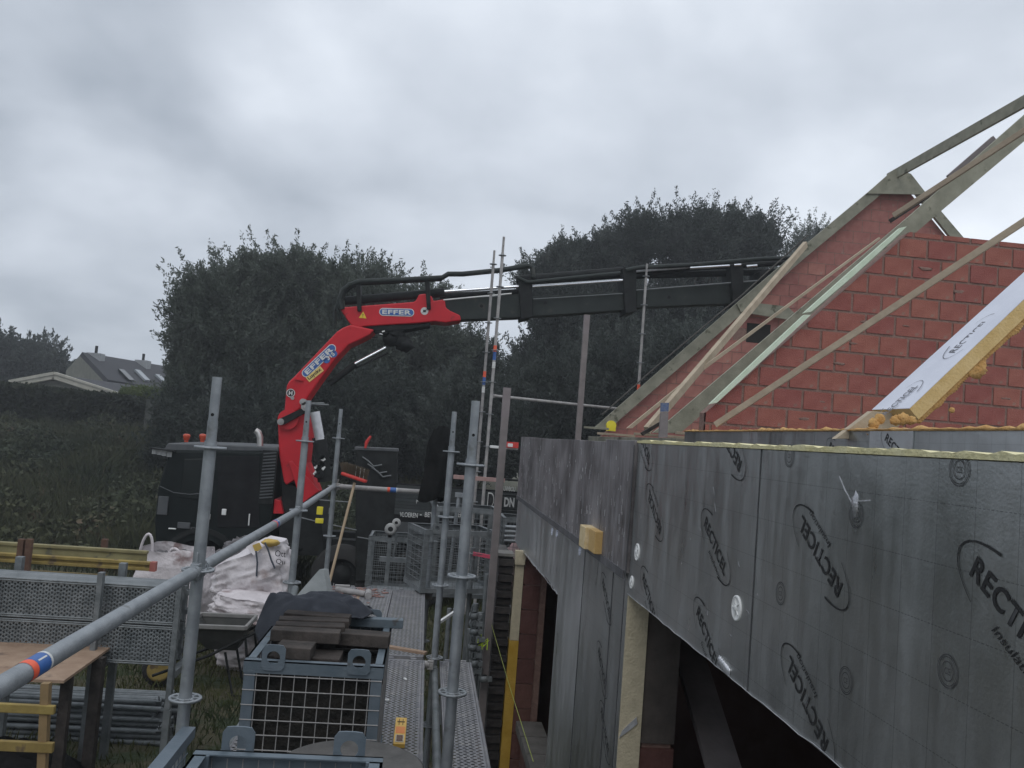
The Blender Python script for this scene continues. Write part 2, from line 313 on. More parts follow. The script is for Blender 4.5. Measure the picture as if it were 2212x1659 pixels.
def fastmesh(name, V, Fq, mat, parent=None, off=None):
    me = bpy.data.meshes.new(name); n = len(V); k = Fq.shape[1]
    if off is not None: V = V-np.array(off)
    me.vertices.add(n); me.vertices.foreach_set('co', np.ascontiguousarray(V, dtype=np.float32).ravel())
    me.loops.add(Fq.size); me.loops.foreach_set('vertex_index', Fq.astype(np.int32).ravel())
    me.polygons.add(len(Fq)); me.polygons.foreach_set('loop_start', np.arange(0, Fq.size, k, dtype=np.int32)); me.polygons.foreach_set('loop_total', np.full(len(Fq), k, dtype=np.int32))
    me.materials.append(mat); me.update(calc_edges=True)
    o = bpy.data.objects.new(name, me); COL.objects.link(o); o.parent = parent; return o
def text_part(s, name, mat, c, ux, uy, width=None, height=None, parent=None, bold=0, clip=None, shear=0, ext=.0015, track=1.0):
    cu = bpy.data.curves.new(name, 'FONT'); cu.body = s; cu.size = 1; cu.offset = bold; cu.shear = shear; cu.space_character = track; cu.resolution_u = 4
    to = bpy.data.objects.new('t', cu); COL.objects.link(to); dg = bpy.context.evaluated_depsgraph_get(); dg.update()
    me = bpy.data.meshes.new_from_object(to.evaluated_get(dg)); bpy.data.objects.remove(to)
    me.name = name; co = np.array([v.co[:] for v in me.vertices]); lo = co.min(0); hi = co.max(0); mid = (lo+hi)/2
    sx = width/(hi[0]-lo[0]) if width else None; sy = height/(hi[1]-lo[1]) if height else None
    sx = sx or sy; sy = sy or sx
    ux = Vector(ux).normalized(); uy = Vector(uy).normalized(); nn = ux.cross(uy); c = Vector(c)
    base = pbase(parent) if parent else Vector((0, 0, 0))
    for v, p in zip(me.vertices, co): v.co = c+ux*((p[0]-mid[0])*sx)+uy*((p[1]-mid[1])*sy)+nn*ext-base
    if clip:
        import bmesh
        bm = bmesh.new(); bm.from_mesh(me)
        for pc, pn in clip:
            bmesh.ops.bisect_plane(bm, geom=bm.verts[:]+bm.edges[:]+bm.faces[:], plane_co=Vector(pc)-base, plane_no=pn, clear_outer=True)
        bm.to_mesh(me); bm.free()
    me.materials.clear(); me.materials.append(mat)
    o = bpy.data.objects.new(name, me); COL.objects.link(o); o.parent = parent; return o
def clip_poly(poly, halfs):
    for a, b, c in halfs:                       # keep a*x+b*y <= c
        out = []
        for i in range(len(poly)):
            p, q = poly[i], poly[(i+1) % len(poly)]; dp = a*p[0]+b*p[1]-c; dq = a*q[0]+b*q[1]-c
            if dp <= 0: out.append(p)
            if dp*dq < 0: t = dp/(dp-dq); out.append((p[0]+(q[0]-p[0])*t, p[1]+(q[1]-p[1])*t))
        poly = out
        if len(poly) < 3: return []
    return poly
def area(p): return abs(sum(p[i][0]*p[(i+1) % len(p)][1]-p[(i+1) % len(p)][0]*p[i][1] for i in range(len(p))))/2
# ================================================================ ground
def gz_(x, y):
    t = min(max((y-17)/20, 0), 1); t = t*t*(3-2*t); k = min(max((8-x)/8, 0), 1)
    return 1.75*t*k+.06*mnoise.noise(Vector((x*.4, y*.4, 0)))
xs = sorted(set([-600, -300, -150, -90]+[i*1.5 for i in range(-40, 30)]+[60, 100, 200, 500])); ys = sorted(set([-60, -20]+[i*1.0 for i in range(-8, 46)]+[50, 60, 80, 120, 200, 400, 900]))
g = G(); nx = len(xs); g.add([(x, y, gz_(x, y)) for y in ys for x in xs], [(j*nx+i, j*nx+i+1, (j+1)*nx+i+1, (j+1)*nx+i) for j in range(len(ys)-1) for i in range(nx-1)], 0, True)
tag(g.obj('ground', soil), kind='structure')
# ================================================================ insulated wall beside the scaffold
WX = .85; TOP = 3.036; TH = .085
wall = thing('insulated_house_wall', 'long foil faced insulation wall with printed lettering beside the scaffold', 'wall', (WX, 3, 0))
H1 = 2.085; H2 = 2.411; Y1a, Y1b = 5.17, 7.1; Y2 = 3.44; YE = 7.76
def panel(ys_, zs, mat, x0=WX, name='foil_panel', bot=None, th=TH):
    (ya, yb), (za, zb) = ys_, zs; g = G()
    if bot is None: g.bb((x0, ya+.0015, za+.001), (x0+th, yb-.0015, zb-.001))
    else: g.prism([(x0, y, z) for y, z in bot], (th, 0, 0))
    return g.obj(name, mat, wall, bevel=.0015)
# upper row right: seams at Y 2.13, 3.44 ; foil stops 11 mm short of the top edge
ft = TOP-.011
panel((-.6, .93), (H2, ft), foil); panel((.93, 2.13), (H2, ft), foil); panel((2.13, 3.44), (H2, ft), foil)
g = G(); 
for a, b in ((-.6, .93), (.93, 2.13), (2.13, 3.44)):
    n = 40; top = [(WX-.004, a+(b-a)*i/n, TOP+random.uniform(-.0035, .0035)) for i in range(n+1)]
    g.prism([(WX-.003, a, ft)]+top+[(WX-.003, b, ft)], (TH, 0, 0))
g.obj('cut_foam_edge', foam_top, wall)
# left upper band: dirty upright strips, a little proud
sy = [3.44, 4.02, 4.72, 5.55, 6.35, 7.05, YE]
for i in range(len(sy)-1):
    t = TOP+random.uniform(-.012, .006); panel((sy[i]+.0035, sy[i+1]-.0035), (2.50+random.uniform(-.006, .006), t), foil_d, WX-.014, 'foil_strip')
panel((3.44, 3.72), (1.0, 2.5), foil); panel((3.72, 4.40), (.4, 2.5), foil); 
panel((4.40, Y1a), (.3, 2.5), foil_p)
panel((Y1a, Y1b), (H1, 2.5), foil_p, bot=[(Y1a, 2.5), (YE, 2.5), (YE, 2.09), (7.5, 2.07), (7.1, 2.075), (6.87, 2.083), (6.4, 2.078), (6.2, 2.09), (5.9, 2.086), (5.72, 2.104), (5.4, 2.098), (Y1a, 2.088)])
panel((3.44, 3.72), (-.1, 1.0), foil)
# seam tapes
g = G(); g.bb((WX-.0215, 3.46, 2.47), (WX-.0145, YE-.02, 2.505)); g.obj('seam_tape', M('grey_seam_tape', (.10, .10, .105), (.17, .17, .18), 9, .5, .4, .4, 30), wall)
g = G()
for y in (2.13, 3.44, 4.40, 3.72): g.bb((WX-.002 if y != 3.44 else WX-.016, y-(.0022 if y < 3.3 else .006), H2+.004 if y < 3.3 else 1.0), (WX-.0002 if y != 3.44 else WX-.0141, y+(.0022 if y < 3.3 else .006), ft if y < 3.3 else (2.46 if y != 3.44 else TOP-.02)))
g.obj('seam_tape', M('dark_seam_tape', (.055, .057, .06), (.10, .10, .105), 9, .6, .2, .3, 30), wall)
# foam returns in the window openings
g = G(); g.bb((WX, 3.43, .0), (WX+TH+.004, 3.4385, H2-.002)); g.obj('foam_reveal', foam, wall)
g = G(); g.prism([(WX+.012, 3.424, 1.88), (WX+.066, 3.424, 1.935), (WX+.072, 3.424, 1.91), (WX+.05, 3.424, 1.89), (WX+.0, 3.424, 1.85)], (0, .004, 0)); g.obj('foil_scrap', scratch, wall)
g = G(); g.bb((.79, Y1b-.03, 1.98), (.872, Y1b+.05, 2.09)); g.obj('foam_block', foam, wall)
g = G(); g.bb((.796, Y1b, 1.36), (.87, Y1b+.1, 1.978)); g.obj('foam_strip', foam, wall)
g = G(); g.bb((.793, Y1b+.002, 0), (.872, Y1b+.1, 1.358)); g.obj('foam_strip', foam_y, wall)
# block leaf behind the insulation, block by block where it shows in the reveals
IX = WX+TH+.006; BT = .14
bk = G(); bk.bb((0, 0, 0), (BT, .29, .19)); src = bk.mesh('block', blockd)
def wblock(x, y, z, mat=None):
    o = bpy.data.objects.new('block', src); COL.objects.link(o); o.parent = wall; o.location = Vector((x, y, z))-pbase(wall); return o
g = G(); g.bb((IX+.01, Y2+.012, 0), (IX+BT-.01, 5.10, 2.6)); g.bb((.89, Y1b+.01, 0), (IX+BT-.01, 7.74, 2.6)); g.bb((IX+.01, -1, H2+.02), (IX+BT-.01, Y2+.012, 2.9)); g.bb((IX+.01, 5.1, H1+.02), (IX+BT-.01, Y1b+.02, 2.6)); g.bb((IX+.01, 5.1, 0), (IX+BT-.01, Y1b, .66))
g.obj('mortar_bed', mortar, wall)
for k in range(10):
    for y in ((Y2, Y2+.3) if k % 2 == 0 else (Y2, Y2+.3)):
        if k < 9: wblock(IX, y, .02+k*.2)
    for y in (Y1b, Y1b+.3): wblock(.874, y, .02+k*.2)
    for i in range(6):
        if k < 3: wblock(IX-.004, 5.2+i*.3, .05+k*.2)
g = G(); g.bb((IX, Y2, 1.83), (IX+BT, 5.1, 2.4)); g.obj('upper_jamb_block', M('dark_jamb_block', (.06, .05, .045), (.10, .085, .075), 8, .95, 0, .4), wall)  # one darker box fills the upper part of the jamb
for i in range(5):
    g = G(); g.bb((IX-.05, 5.25+i*.36, .66), (IX+.16, 5.59+i*.36, .74)); g.obj('sill_block', M('dusty_sill_block', (.11, .105, .095), (.16, .15, .14), 9, .95, 0, .4), wall, bevel=.004)
# room behind
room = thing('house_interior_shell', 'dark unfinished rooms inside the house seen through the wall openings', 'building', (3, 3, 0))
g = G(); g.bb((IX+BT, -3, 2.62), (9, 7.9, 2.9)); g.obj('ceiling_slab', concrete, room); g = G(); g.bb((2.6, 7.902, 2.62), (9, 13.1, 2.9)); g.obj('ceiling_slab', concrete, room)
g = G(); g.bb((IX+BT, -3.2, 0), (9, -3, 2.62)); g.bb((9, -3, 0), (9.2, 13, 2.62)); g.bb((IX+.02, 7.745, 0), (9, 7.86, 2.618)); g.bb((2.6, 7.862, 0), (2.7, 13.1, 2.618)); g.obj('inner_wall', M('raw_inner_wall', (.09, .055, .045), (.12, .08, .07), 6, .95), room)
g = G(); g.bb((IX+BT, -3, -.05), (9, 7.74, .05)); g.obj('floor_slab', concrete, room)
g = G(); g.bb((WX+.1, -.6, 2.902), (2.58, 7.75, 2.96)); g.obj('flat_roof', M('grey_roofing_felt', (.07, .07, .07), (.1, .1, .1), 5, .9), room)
g = G(); g.beam(PX(1480, 1385, 1.28), PX(1575, 1700, 1.28), .03, .14, (1, 0, 0)); tag(g.obj('leaning_board', wood_grey), 'grey board leaning inside the dark opening under the foil wall', 'board')
# printed logos, ring marks, washers and scratches
UX = Vector((0, -1, 0)); UZ = Vector((0, 0, 1))
def logo(c, ang, L_, clip, plane=None, par=None, mat=blackprint, ux0=UX, uy0=UZ, sub=True):
    ca, sa = math.cos(math.radians(ang)), math.sin(math.radians(ang)); ux = ux0*ca+uy0*sa; uy = uy0*ca-ux0*sa; nn = ux.cross(uy)
    c = Vector(c)
    text_part('RECTICEL', 'printed_logo', mat, c, ux, uy, width=L_*.78, height=L_*.125, parent=par, bold=.02, clip=clip, track=1.08)
    if sub: text_part('Insulation', 'printed_lettering', mat, c-uy*L_*.145+ux*L_*.10, ux, uy, width=L_*.40, height=L_*.05, parent=par, clip=clip, shear=.3)
    for s0 in (0, 180):
        g = G(); n = 18; pts = []
        for i in range(n+1):
            t = math.radians(-62+s0+i*(118)/n); w = L_*(.004+.012*(1-i/n)); a, b = L_*.53, L_*.20
            pts.append((a*math.cos(t), b*math.sin(t), w))
        for i in range(n):
            q = []
            for j, sg in ((i, 1), (i+1, 1), (i+1, -1), (i, -1)):
                x, y, w = pts[j]; q.append(c+ux*(x*(1+sg*w/L_))+uy*(y*(1+sg*w/L_*2.6))+nn*.0015)
            if clip and any((q[0]-Vector(pc)).dot(Vector(pn)) > 0 for pc, pn in clip): continue
            g.add(q, [(0, 1, 2, 3)])
        if g.v: g.obj('printed_arc', mat, par)
cl2 = [((0, 0, ft), (0, 0, 1)), ((0, 0, H2+.003), (0, 0, -1))]
cl3 = [((0, 0, 2.5), (0, 0, 1)), ((0, 3.45, 0), (0, -1, 0))]
for (px, py, a, flip, cl) in [(1545, 1178, -31, 0, cl2), (1770, 1197, -31, 1, cl2), (1742, 1515, -31, 1, cl2), (1528, 1378, -31, 0, cl2), (1414, 1105, -31, 1, cl2),
                              (1402, 1290, -31, 0, cl2), (1575, 960, -31, 1, cl2), (1392, 962, -31, 0, cl2), (1310, 1292, -31, 0, cl3), (1301, 1445, -31, 0, cl3), (1307, 1580, -31, 0, cl3)]:
    p = PX(px, py, WX); p.x = WX
    logo(p, a+(180 if flip else 0), .30, cl, par=wall)
p = PX(2105, 1200, WX); p = Vector((WX, p.y, p.z))+UX*.10-UZ*.075; logo(p, -31, .30, cl2, par=wall)
p = PX(2190, 1560, WX); 
def rings(px, py, r, clip_ok=True):
    p = PX(px, py, WX)
    for R_, w in ((r, .0009), (r*.86, .0006), (r*.58, .0008)):
        g = G(); n = 36; vs = []
        for i in range(n):
            t = 2*math.pi*i/n
            for q in (R_-w, R_+w): vs.append((WX-.0013, p.y+q*math.cos(t), p.z+q*math.sin(t)))
        g.add(vs, [(2*i, 2*i+1, (2*i+3) % (2*n), (2*i+2) % (2*n)) for i in range(n)]); g.obj('printed_ring', M('faint_dark_print', (.05, .05, .052), (.08, .08, .083), 60, .6), wall)
    text_part('CE', 'printed_lettering', MATS['faint_dark_print'], (WX, p.y, p.z), UX, UZ, width=r*.6, height=r*.4, parent=wall)
for a in ((2073, 1015), (1850, 1112), (2048, 1450), (1828, 1470), (1687, 1282), (1706, 985)): rings(*a, .026)
wsh = None
def washer(px, py, x=WX, r=.034):
    p = PX(px, py, x); g = G(); g.lathe([(r, 0), (r, -.003), (r*.86, -.005), (r*.80, -.003), (r*.3, -.003), (r*.26, -.0065), (.0001, -.006)], (x, p.y, p.z), 24, 'x')
    for k in range(5):
        t = k*2*math.pi/5; g.box((x-.004, p.y+math.cos(t)*r*.52, p.z+math.sin(t)*r*.52), (.003, r*.42, .0035), Matrix.Rotation(t, 3, 'X'))
    g.obj('fixing_washer', whitep if x == WX and px > 1350 else foil_w, wall)
washer(1377, 1193); washer(1592, 1314)
for px, py in ((1145, 1090), (1193, 1148), (1204, 1152), (1253, 1190), (1365, 1258)): washer(px, py, WX, .026)
def scr(pts, w, name='foil_scratch', dx=.0006):
    g = G(); P = [PX(a, b, WX) for a, b in pts]
    for a, b in zip(P[:-1], P[1:]): g.beam((WX-dx/2, a.y, a.z), (WX-dx/2, b.y, b.z), w, dx, (1, 0, 0))
    g.obj(name, scratch, wall)
scr([(1813, 1029), (1826, 1060), (1841, 1087), (1846, 1100)], .0028); scr([(1856, 1082), (1880, 1081)], .0028)
g = G(); p = PX(1848, 1090, WX); g.ball((WX+.004, p.y, p.z), .02, 12, 8, (.5, .7, 1.5), nz=.4); g.obj('foil_dent', M('crumpled_foil', (.35, .36, .38), (.5, .5, .52), 20, .4, .7, .6, 40), wall)

for i in range(34):
    a = random.uniform(1150, 1640); b = random.uniform(1010, 1600)
    if 1130 < a < 1210 and b > 1150: continue
    if a > 1340 and b > 1283+.82*(a-1354)-14: continue
    if a < 1380 and b < 1040+.69*(a-1122)+25: x = WX-.0145
    else: x = WX
    p = PX(a, b, x); g = G(); an = random.uniform(.2, 1.3); l = random.uniform(.003, .014); g.beam((x-.0006, p.y-l*math.cos(an), p.z-l*math.sin(an)), (x-.0006, p.y+l*math.cos(an), p.z+l*math.sin(an)), .0009, .001, (1, 0, 0)); g.obj('foil_scratch', M('dull_scratch', (.3, .3, .32), None, 20, .5, .3), wall)
g = G()
for i in range(150):
    y = random.uniform(3.5, 7.7); z = random.uniform(2.52, 3.0); l = random.uniform(.004, .05)**1.0; w = random.uniform(.0008, .003)*(1+(random.random() < .1)*1.5)
    g.beam((WX-.0145, y, z), (WX-.0145, y+random.uniform(-.006, .006), z-l), w, .0008, (1, 0, 0))
tag(g.obj('plaster_drips', scratch, wall), kind='stuff')
for (ya, yb, zz, n_) in ((Y1a, 6.9, H1+.003, 60), (-.6, Y2, H2, 60)):
    g = G(); P_ = [(WX-.0025, ya+(yb-ya)*i/n_, zz+.004+random.uniform(-.002, .0035)*(2.2 if ya > 3 else 1)) for i in range(n_+1)]
    for a_, b_ in zip(P_[:-1], P_[1:]): g.beam(a_, b_, .0022 if ya > 3 else .0012, .002, (1, 0, 0))
    tag(g.obj('bright_foil_edge', scratch, wall), kind='stuff')
for k in range(6):
    g = G(); p = PX(1556+k*3.5, 1432+k*4.6, WX); g.ball((WX-.002, p.y, p.z+.008), .016, 8, 6, (.3, 1, .7), nz=.9, sc=4); g.obj('torn_foil', scratch, wall)
# timber purlin ends poking through the foil
pe = PX(1306, 1197, WX)
for k, (dy, pr) in enumerate(((0, .050), (.155, .068))):
    y0 = pe.y+dy+.002; z0 = pe.z-.004; g = G(); g.bb((WX-pr, y0, z0), (WX+.02, y0+.146, z0+.105))
    g.obj('beam_end', wood_fresh if k == 0 else M('beam_end_grain', (.62, .47, .24), (.72, .58, .36), 25, .85, 0, .4, 90), wall, bevel=.004)
# ================================================================ dark brick outer leaf growing beyond the far jamb
leaf = thing('dark_facing_brick_wall', 'unfinished dark facing brick wall with toothed end beyond the yellow foam strip', 'wall', (.7, Y1b+.1, 0))
g = G(); g.bb((.662, Y1b+.06, 0), (.780, 7.9, 2.03)); g.obj('mortar_bed', jointm, leaf)
bm_ = G(); bm_.bb((0, 0, 0), (.128, .20, .052)); bsrc = bm_.mesh('brick', brickd)
for k in range(31):
    y = Y1b+(.0 if k % 2 == 0 else .035)
    while y < 7.75:
        o = bpy.data.objects.new('brick', bsrc); COL.objects.link(o); o.parent = leaf; o.location = Vector((.657+random.uniform(-.003, .003), y+random.uniform(-.004, .004), .01+k*.065))-pbase(leaf); y += .21
g = G(); g.box((.71, Y1b+.13, 2.045), (.15, .22, .022)); g.obj('mortar_board', concrete, leaf)
# ================================================================ far gable and near cross wall (clay blocks)
def blockwall(name, label, Y, th, halfs, x0, x1, z0, z1, holes=(), bw=.30, bh=.20, joint=.012, mort=.008, bmat=None, clipx=None, keep=None, xo=0.0):
    bmat = bmat or blockr; w = thing(name, label, 'wall', ((x0+x1)/2, Y, z0))
    poly = clip_poly([(x0, z0), (x1, z0), (x1, z1), (x0, z1)], halfs)
    g = G(); g.prism([(p[0], Y+mort, p[1]) for p in poly], (0, th, 0)); g.obj('mortar_bed', mortar, w)
    j = joint/2; s_ = G(); s_.bb((j, 0, j), (bw-j, .05, bh-j)); full = s_.mesh('block', bmat); r = 0; cnt = 0; rest = G()
    z = z0
    while z < z1:
        x = x0-(bw/2 if r % 2 else 0)+xo
        while x < x1:
            q = clip_poly([(x+j, z+j), (x+bw-j, z+j), (x+bw-j, z+bh-j), (x+j, z+bh-j)], halfs+[(-1, 0, -x0), (1, 0, x1), (0, 1, z1-.001)])
            if q and area(q) > .0012 and not any(h[0] < x+bw/2 < h[1] and h[2] < z+bh/2 < h[3] for h in holes):
                vis = keep(x+bw/2, z+bh/2) if keep else True
                if vis and cnt < 300:
                    if abs(area(q)-(bw-2*j)*(bh-2*j)) < 1e-6:
                        o = bpy.data.objects.new('block', full); COL.objects.link(o); o.parent = w; o.location = Vector((x+random.uniform(-.002, .002), Y-random.uniform(0, .006), z+random.uniform(-.002, .002)))-pbase(w); o.rotation_euler = (0, random.uniform(-.006, .006), random.uniform(-.004, .004))
                    else:
                        g = G(); g.prism([(p[0], Y-random.uniform(0, .004), p[1]) for p in q], (0, .05, 0)); o = g.obj('block', bmat, w)
                    cnt += 1
                elif vis is None or vis: rest.prism([(p[0], Y, p[1]) for p in q], (0, .05, 0))
            x += bw
        z += bh; r += 1
    if rest.v: tag(rest.obj('remaining_blocks', bmat, w), kind='stuff')
    return w
YG = 13.4; YN = 8.0
# 45 degree slopes: far gable apex about X 7.3
ax_, az_ = 7.30, 7.72
far = blockwall('far_gable_wall', 'red clay block gable under a green timber rake, farthest roof end', YG+.12, .14, [(-1, 1, az_-ax_), (1, 1, 15.36)], 2.7, 9.2, 2.9, 7.8,
                holes=[(4.93, 5.45, 4.85, 5.15)], bmat=blockf, mort=.002, keep=lambda x, z: True)
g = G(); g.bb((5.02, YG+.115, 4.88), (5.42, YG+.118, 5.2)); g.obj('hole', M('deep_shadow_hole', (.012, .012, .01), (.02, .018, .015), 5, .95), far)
near = blockwall('near_cross_wall', 'nearer red clay block cross wall with thick joints behind the knee wall', YN, .19, [(-1, 1, 3.46-2.68)], 2.62, 7.5, 2.9, 5.36, joint=.026, mort=.005, xo=-.1)
# mortar smears on the near wall
g = G()
for i in range(26):
    x = random.uniform(2.9, 6.2); z = 3.0+.2*random.randint(1, 11)+random.uniform(-.02, .02)
    if z > x+.55: continue
    g.ball((x, YN-.004, z), random.uniform(.015, .035), 8, 6, (2.2, .08, .5), nz=.8, sc=3)
tag(g.obj('mortar_smears', mortar, near), kind='stuff')
# ---- roof timbers
def timber(name, label, a, b, w, h, up, mat, cat='timber', group=None, bevel=.003):
    a = Vector(a); b = Vector(b); t = thing(name, label, cat, a, group) if False else None
    g = G(); g.beam(a, b, w, h, up); o = g.obj(name, mat, None, bevel=bevel); return tag(o, label, cat, group)
def at_plane(pts, Y): return [PY(a, b, Y) for a, b in pts]
def board(name, label, poly, Y, depth, mat, cat='timber', bevel=.002):
    g = G(); g.prism(at_plane(poly, Y), (0, depth, 0)); return tag(g.obj(name, mat, None, bevel=bevel), label, cat)
board('rake_board', 'green treated rake board up the left slope of the far gable', [(1283, 925), (1596, 651), (1745, 524), (1925, 374), (1936, 392), (1845, 469), (1696, 593), (1602, 678), (1317, 925)], YG, .06, wood_green, 'rake board')
board('rake_board', 'green treated rake board down the right slope of the far gable', [(1937, 374), (1966, 377), (2087, 519), (2059, 519), (1965, 401), (1945, 398)], YG, .06, wood_green, 'rake board')
board('gusset_board', 'triangular timber gusset tying the rake boards at the gable peak', [(1872, 418), (1931, 366), (1968, 375), (2003, 420)], YG-.034, .03, wood_green, 'board')
board('collar_tie', 'horizontal green collar board across the left half of the far gable', [(1592, 656), (1612, 652), (1702, 662), (1722, 682), (1700, 690), (1600, 674)], YG-.034, .03, wood_green, 'board')
# ridge
a = PY(1938, 372, YG); R1 = Vector((a.x, YG+.3, a.z-.02)); R0 = Vector((a.x+.0, 4.2, a.z+.03)); 
timber('ridge_board', 'long grey green ridge board running from the gable peak over the roof', R1, R0, .04, .17, (0, 0, 1), wood_green, 'ridge board')
# main rafter between the two walls
board('rafter', 'wide green treated rafter standing free between the two brick walls', [(1410, 935), (1442, 911), (1971, 461), (2260, 207), (2290, 240), (2040, 450), (1770, 680), (1470, 935)], 9.6, .045, wood_green, 'rafter')
board('rafter', 'thin rafter batten beyond the wide free rafter, seen on edge', [(1354, 925), (1513, 796), (1900, 512), (1902, 516), (1520, 800), (1366, 925)], 10.8, .05, wood_pale, 'rafter')
def strip(name, label, a, b, w, h, mat, cat, up=(0, 0, 1)): return timber(name, label, a, b, w, h, up, mat, cat)
strip('wind_brace', 'thick pale brace leaning from the wall plate to the far gable slope', PY(1397, 930, 9.9), PY(1740, 528, 13.2), .06, .10, wood_pale, 'brace')
strip('wind_brace', 'long pale batten crossing in front of the near red wall', PY(1545, 918, 7.7), PY(2225, 470, 6.3), .03, .055, wood_pale, 'brace')
strip('wind_brace', 'pale batten nailed across the top of the free rafter', PY(1930, 466, 9.4), PY(2250, 258, 8.2), .035, .06, wood_pale, 'brace')
strip('wind_brace', 'dark underside batten beside the pale one near the gable peak', PY(1922, 478, 10.2), PY(2060, 388, 10.0), .03, .05, wood_dark, 'brace')
strip('board_end', 'grey board end sticking up beyond the free rafter', PY(2050, 385, 10.6), PY(2148, 300, 10.6), .05, .09, wood_grey, 'board')
strip('wall_plate', 'green wall plate timber at the foot of the rafters', (2.62, 13.7, 3.10), (2.62, 8.75, 3.10), .12, .09, wood_green, 'timber')
for i, (x, y, l) in enumerate(((1262, 923, .35), (1290, 936, .5), (1370, 937, .9), (1460, 935, .7))):
    p = PY(x, y, 12.6-i*1.15); lab = ['stubby plank end at the far foot of the rake board', 'short plank lying on the wall plate under the yellow tape', 'plank offcut on the wall plate left of the upright board', 'pale plank offcut right of the upright blue topped board'][i]
    strip('plank_offcut', lab, p, p+Vector((l, -.1, 0)), .12, .03, wood_green if i < 1 else wood_pale, 'plank')
g = G(); g.prism(at_plane([(1385, 935), (1425, 912), (1428, 918), (1390, 941)], 9.2), (0, .05, 0)); tag(g.obj('timber_offcut', wood_dark), 'dark little timber offcut on the wall plate beside the wind brace', 'timber')
# upright board with blue paint
ub = thing('upright_board', 'upright grey board with blue painted top in front of the rafters', 'board', PY(1438, 940, 6.5))
g = G(); g.prism(at_plane([(1424, 945), (1428, 890), (1444, 890), (1442, 945)], 6.5), (0, .03, 0)); g.obj('board', wood_grey, ub)
g = G(); g.prism(at_plane([(1428, 889), (1429, 870), (1445, 870), (1444, 889)], 6.5), (0, .03, 0)); g.obj('painted_end', M('chipped_blue_paint', (.05, .10, .24), (.17, .19, .24), 30, .7), ub)
# foam cut strips on the near wall slope
board('foam_strip', 'lower length of pale green cut foam on the slope of the near wall', [(1533, 873), (1636, 775), (1738, 680), (1752, 680), (1646, 780), (1549, 870)], YN-.06, .05, foam_green, 'foam strip')
board('foam_strip', 'upper length of pale green cut foam on the slope of the near wall', [(1737, 676), (1840, 584), (1945, 492), (1959, 489), (1944, 504), (1846, 594), (1753, 673)], YN-.06, .05, foam_green, 'foam strip')
# knee wall
kw = thing('knee_wall', 'low foil faced knee wall with orange foam on top in front of the red wall', 'wall', (2.6, 3, 2.9))
ks = [-.5, .8, 2.0, 3.2, 4.4, 4.86, 5.6, 6.8, 8.58]
for i in range(len(ks)-1):
    if i == 4: continue
    g = G(); g.bb((2.6, ks[i]+.002, 2.9), (2.7, ks[i+1]-.002, 3.215+(.0 if i != 3 else .0))); g.obj('foil_panel', foil, kw)
g = G(); g.bb((2.592, 4.40, 2.9), (2.7, 4.858, 3.225)); g.obj('foil_panel', foil_p, kw)
g = G(); y = -.5
n = 220
rows = [[(2.59, -.5+9.08*i/n, 3.213), (2.585-abs(mnoise.noise(Vector((i*.35, 0, 5))))*.02, -.5+9.08*i/n, 3.222), (2.62, -.5+9.08*i/n, 3.228+abs(mnoise.noise(Vector((i*.3, 3, 1))))*.035), (2.72, -.5+9.08*i/n, 3.225)] for i in range(n+1)]
g.add([p for r in rows for p in r], [(i*4+k, (i+1)*4+k, (i+1)*4+k+1, i*4+k+1) for i in range(n) for k in range(3)], 0, True); g.obj('foam_bead', pu, kw)
logo(Vector((2.6, PX(1812, 935, 2.6).y, 3.06)), -31, .34, [((0, 0, 3.2), (0, 0, 1))], par=kw, sub=False)
logo(Vector((2.592, PX(1945, 930, 2.6).y, 3.1)), -31, .40, [((0, 0, 3.21), (0, 0, 1))], par=kw, sub=False)
# roof panel on a rafter
rp = thing('roof_insulation_panel', 'white foil faced roof panel sloping up with orange foam along its edge', 'insulation panel', PY(1884, 886, 5.2))
A = PY(1884, 886, 5.25); Bp = PY(1965, 883, 4.95); up = Vector((1, 0, 1.0)).normalized()
A2 = PY(2230, 573, 5.25); B2 = PY(2230, 630, 4.95); nd_ = Vector((1, 0, -1)).normalized()*.085
g = G(); g.prism([A, Bp, B2, A2], nd_); g.obj('foam_core', M('orange_foam_core', (.58, .40, .16), (.68, .50, .24), 14, .95, 0, .6, 60), rp)
fn = (Bp-A).cross(A2-A).normalized(); fn = fn if fn.z > 0 else -fn
g = G(); g.prism([A+fn*.001, Bp+fn*.001, B2+fn*.001, A2+fn*.001], fn*.003); g.obj('foil_facing', foil_w, rp)
su = (A2-A).normalized(); sv = fn.cross(su)
if sv.y < 0: sv = -sv
blackthin = M('grey_print', (.10, .10, .12), (.16, .16, .18), 20, .6)
logo(PY(2095, 727, 5.08)+fn*.003, 0, .42, None, par=rp, mat=blackthin, ux0=su, uy0=fn.cross(su), sub=True)
logo(PY(1945, 865, 5.08)+fn*.003, 0, .36, None, par=rp, mat=blackthin, ux0=su, uy0=fn.cross(su), sub=False)
g = G(); pts = [Bp+(B2-Bp)*t+nd_*.9 for t in [i/60 for i in range(61)]]
for i, p in enumerate(pts):
    k = max(0, mnoise.noise(Vector((i*.16, 4, 2)))*1.2-.02)
    g.ball(p+Vector((.02, .03, -.012-.06*k)), .020+.05*k, 10, 7, (1.5, .5, .9), nz=.5, sc=2)
g.obj('foam_bead', pu, rp)
board('rafter', 'pale rafter foot carrying the white roof insulation panel', [(1805, 948), (1884, 888), (1976, 896), (1905, 948)], 5.12, .06, wood_pale, 'rafter')
fb = thing('foam_lumps', 'orange expanding foam lumps under the foot of the white panel', 'foam', PY(1900, 940, 4.9))
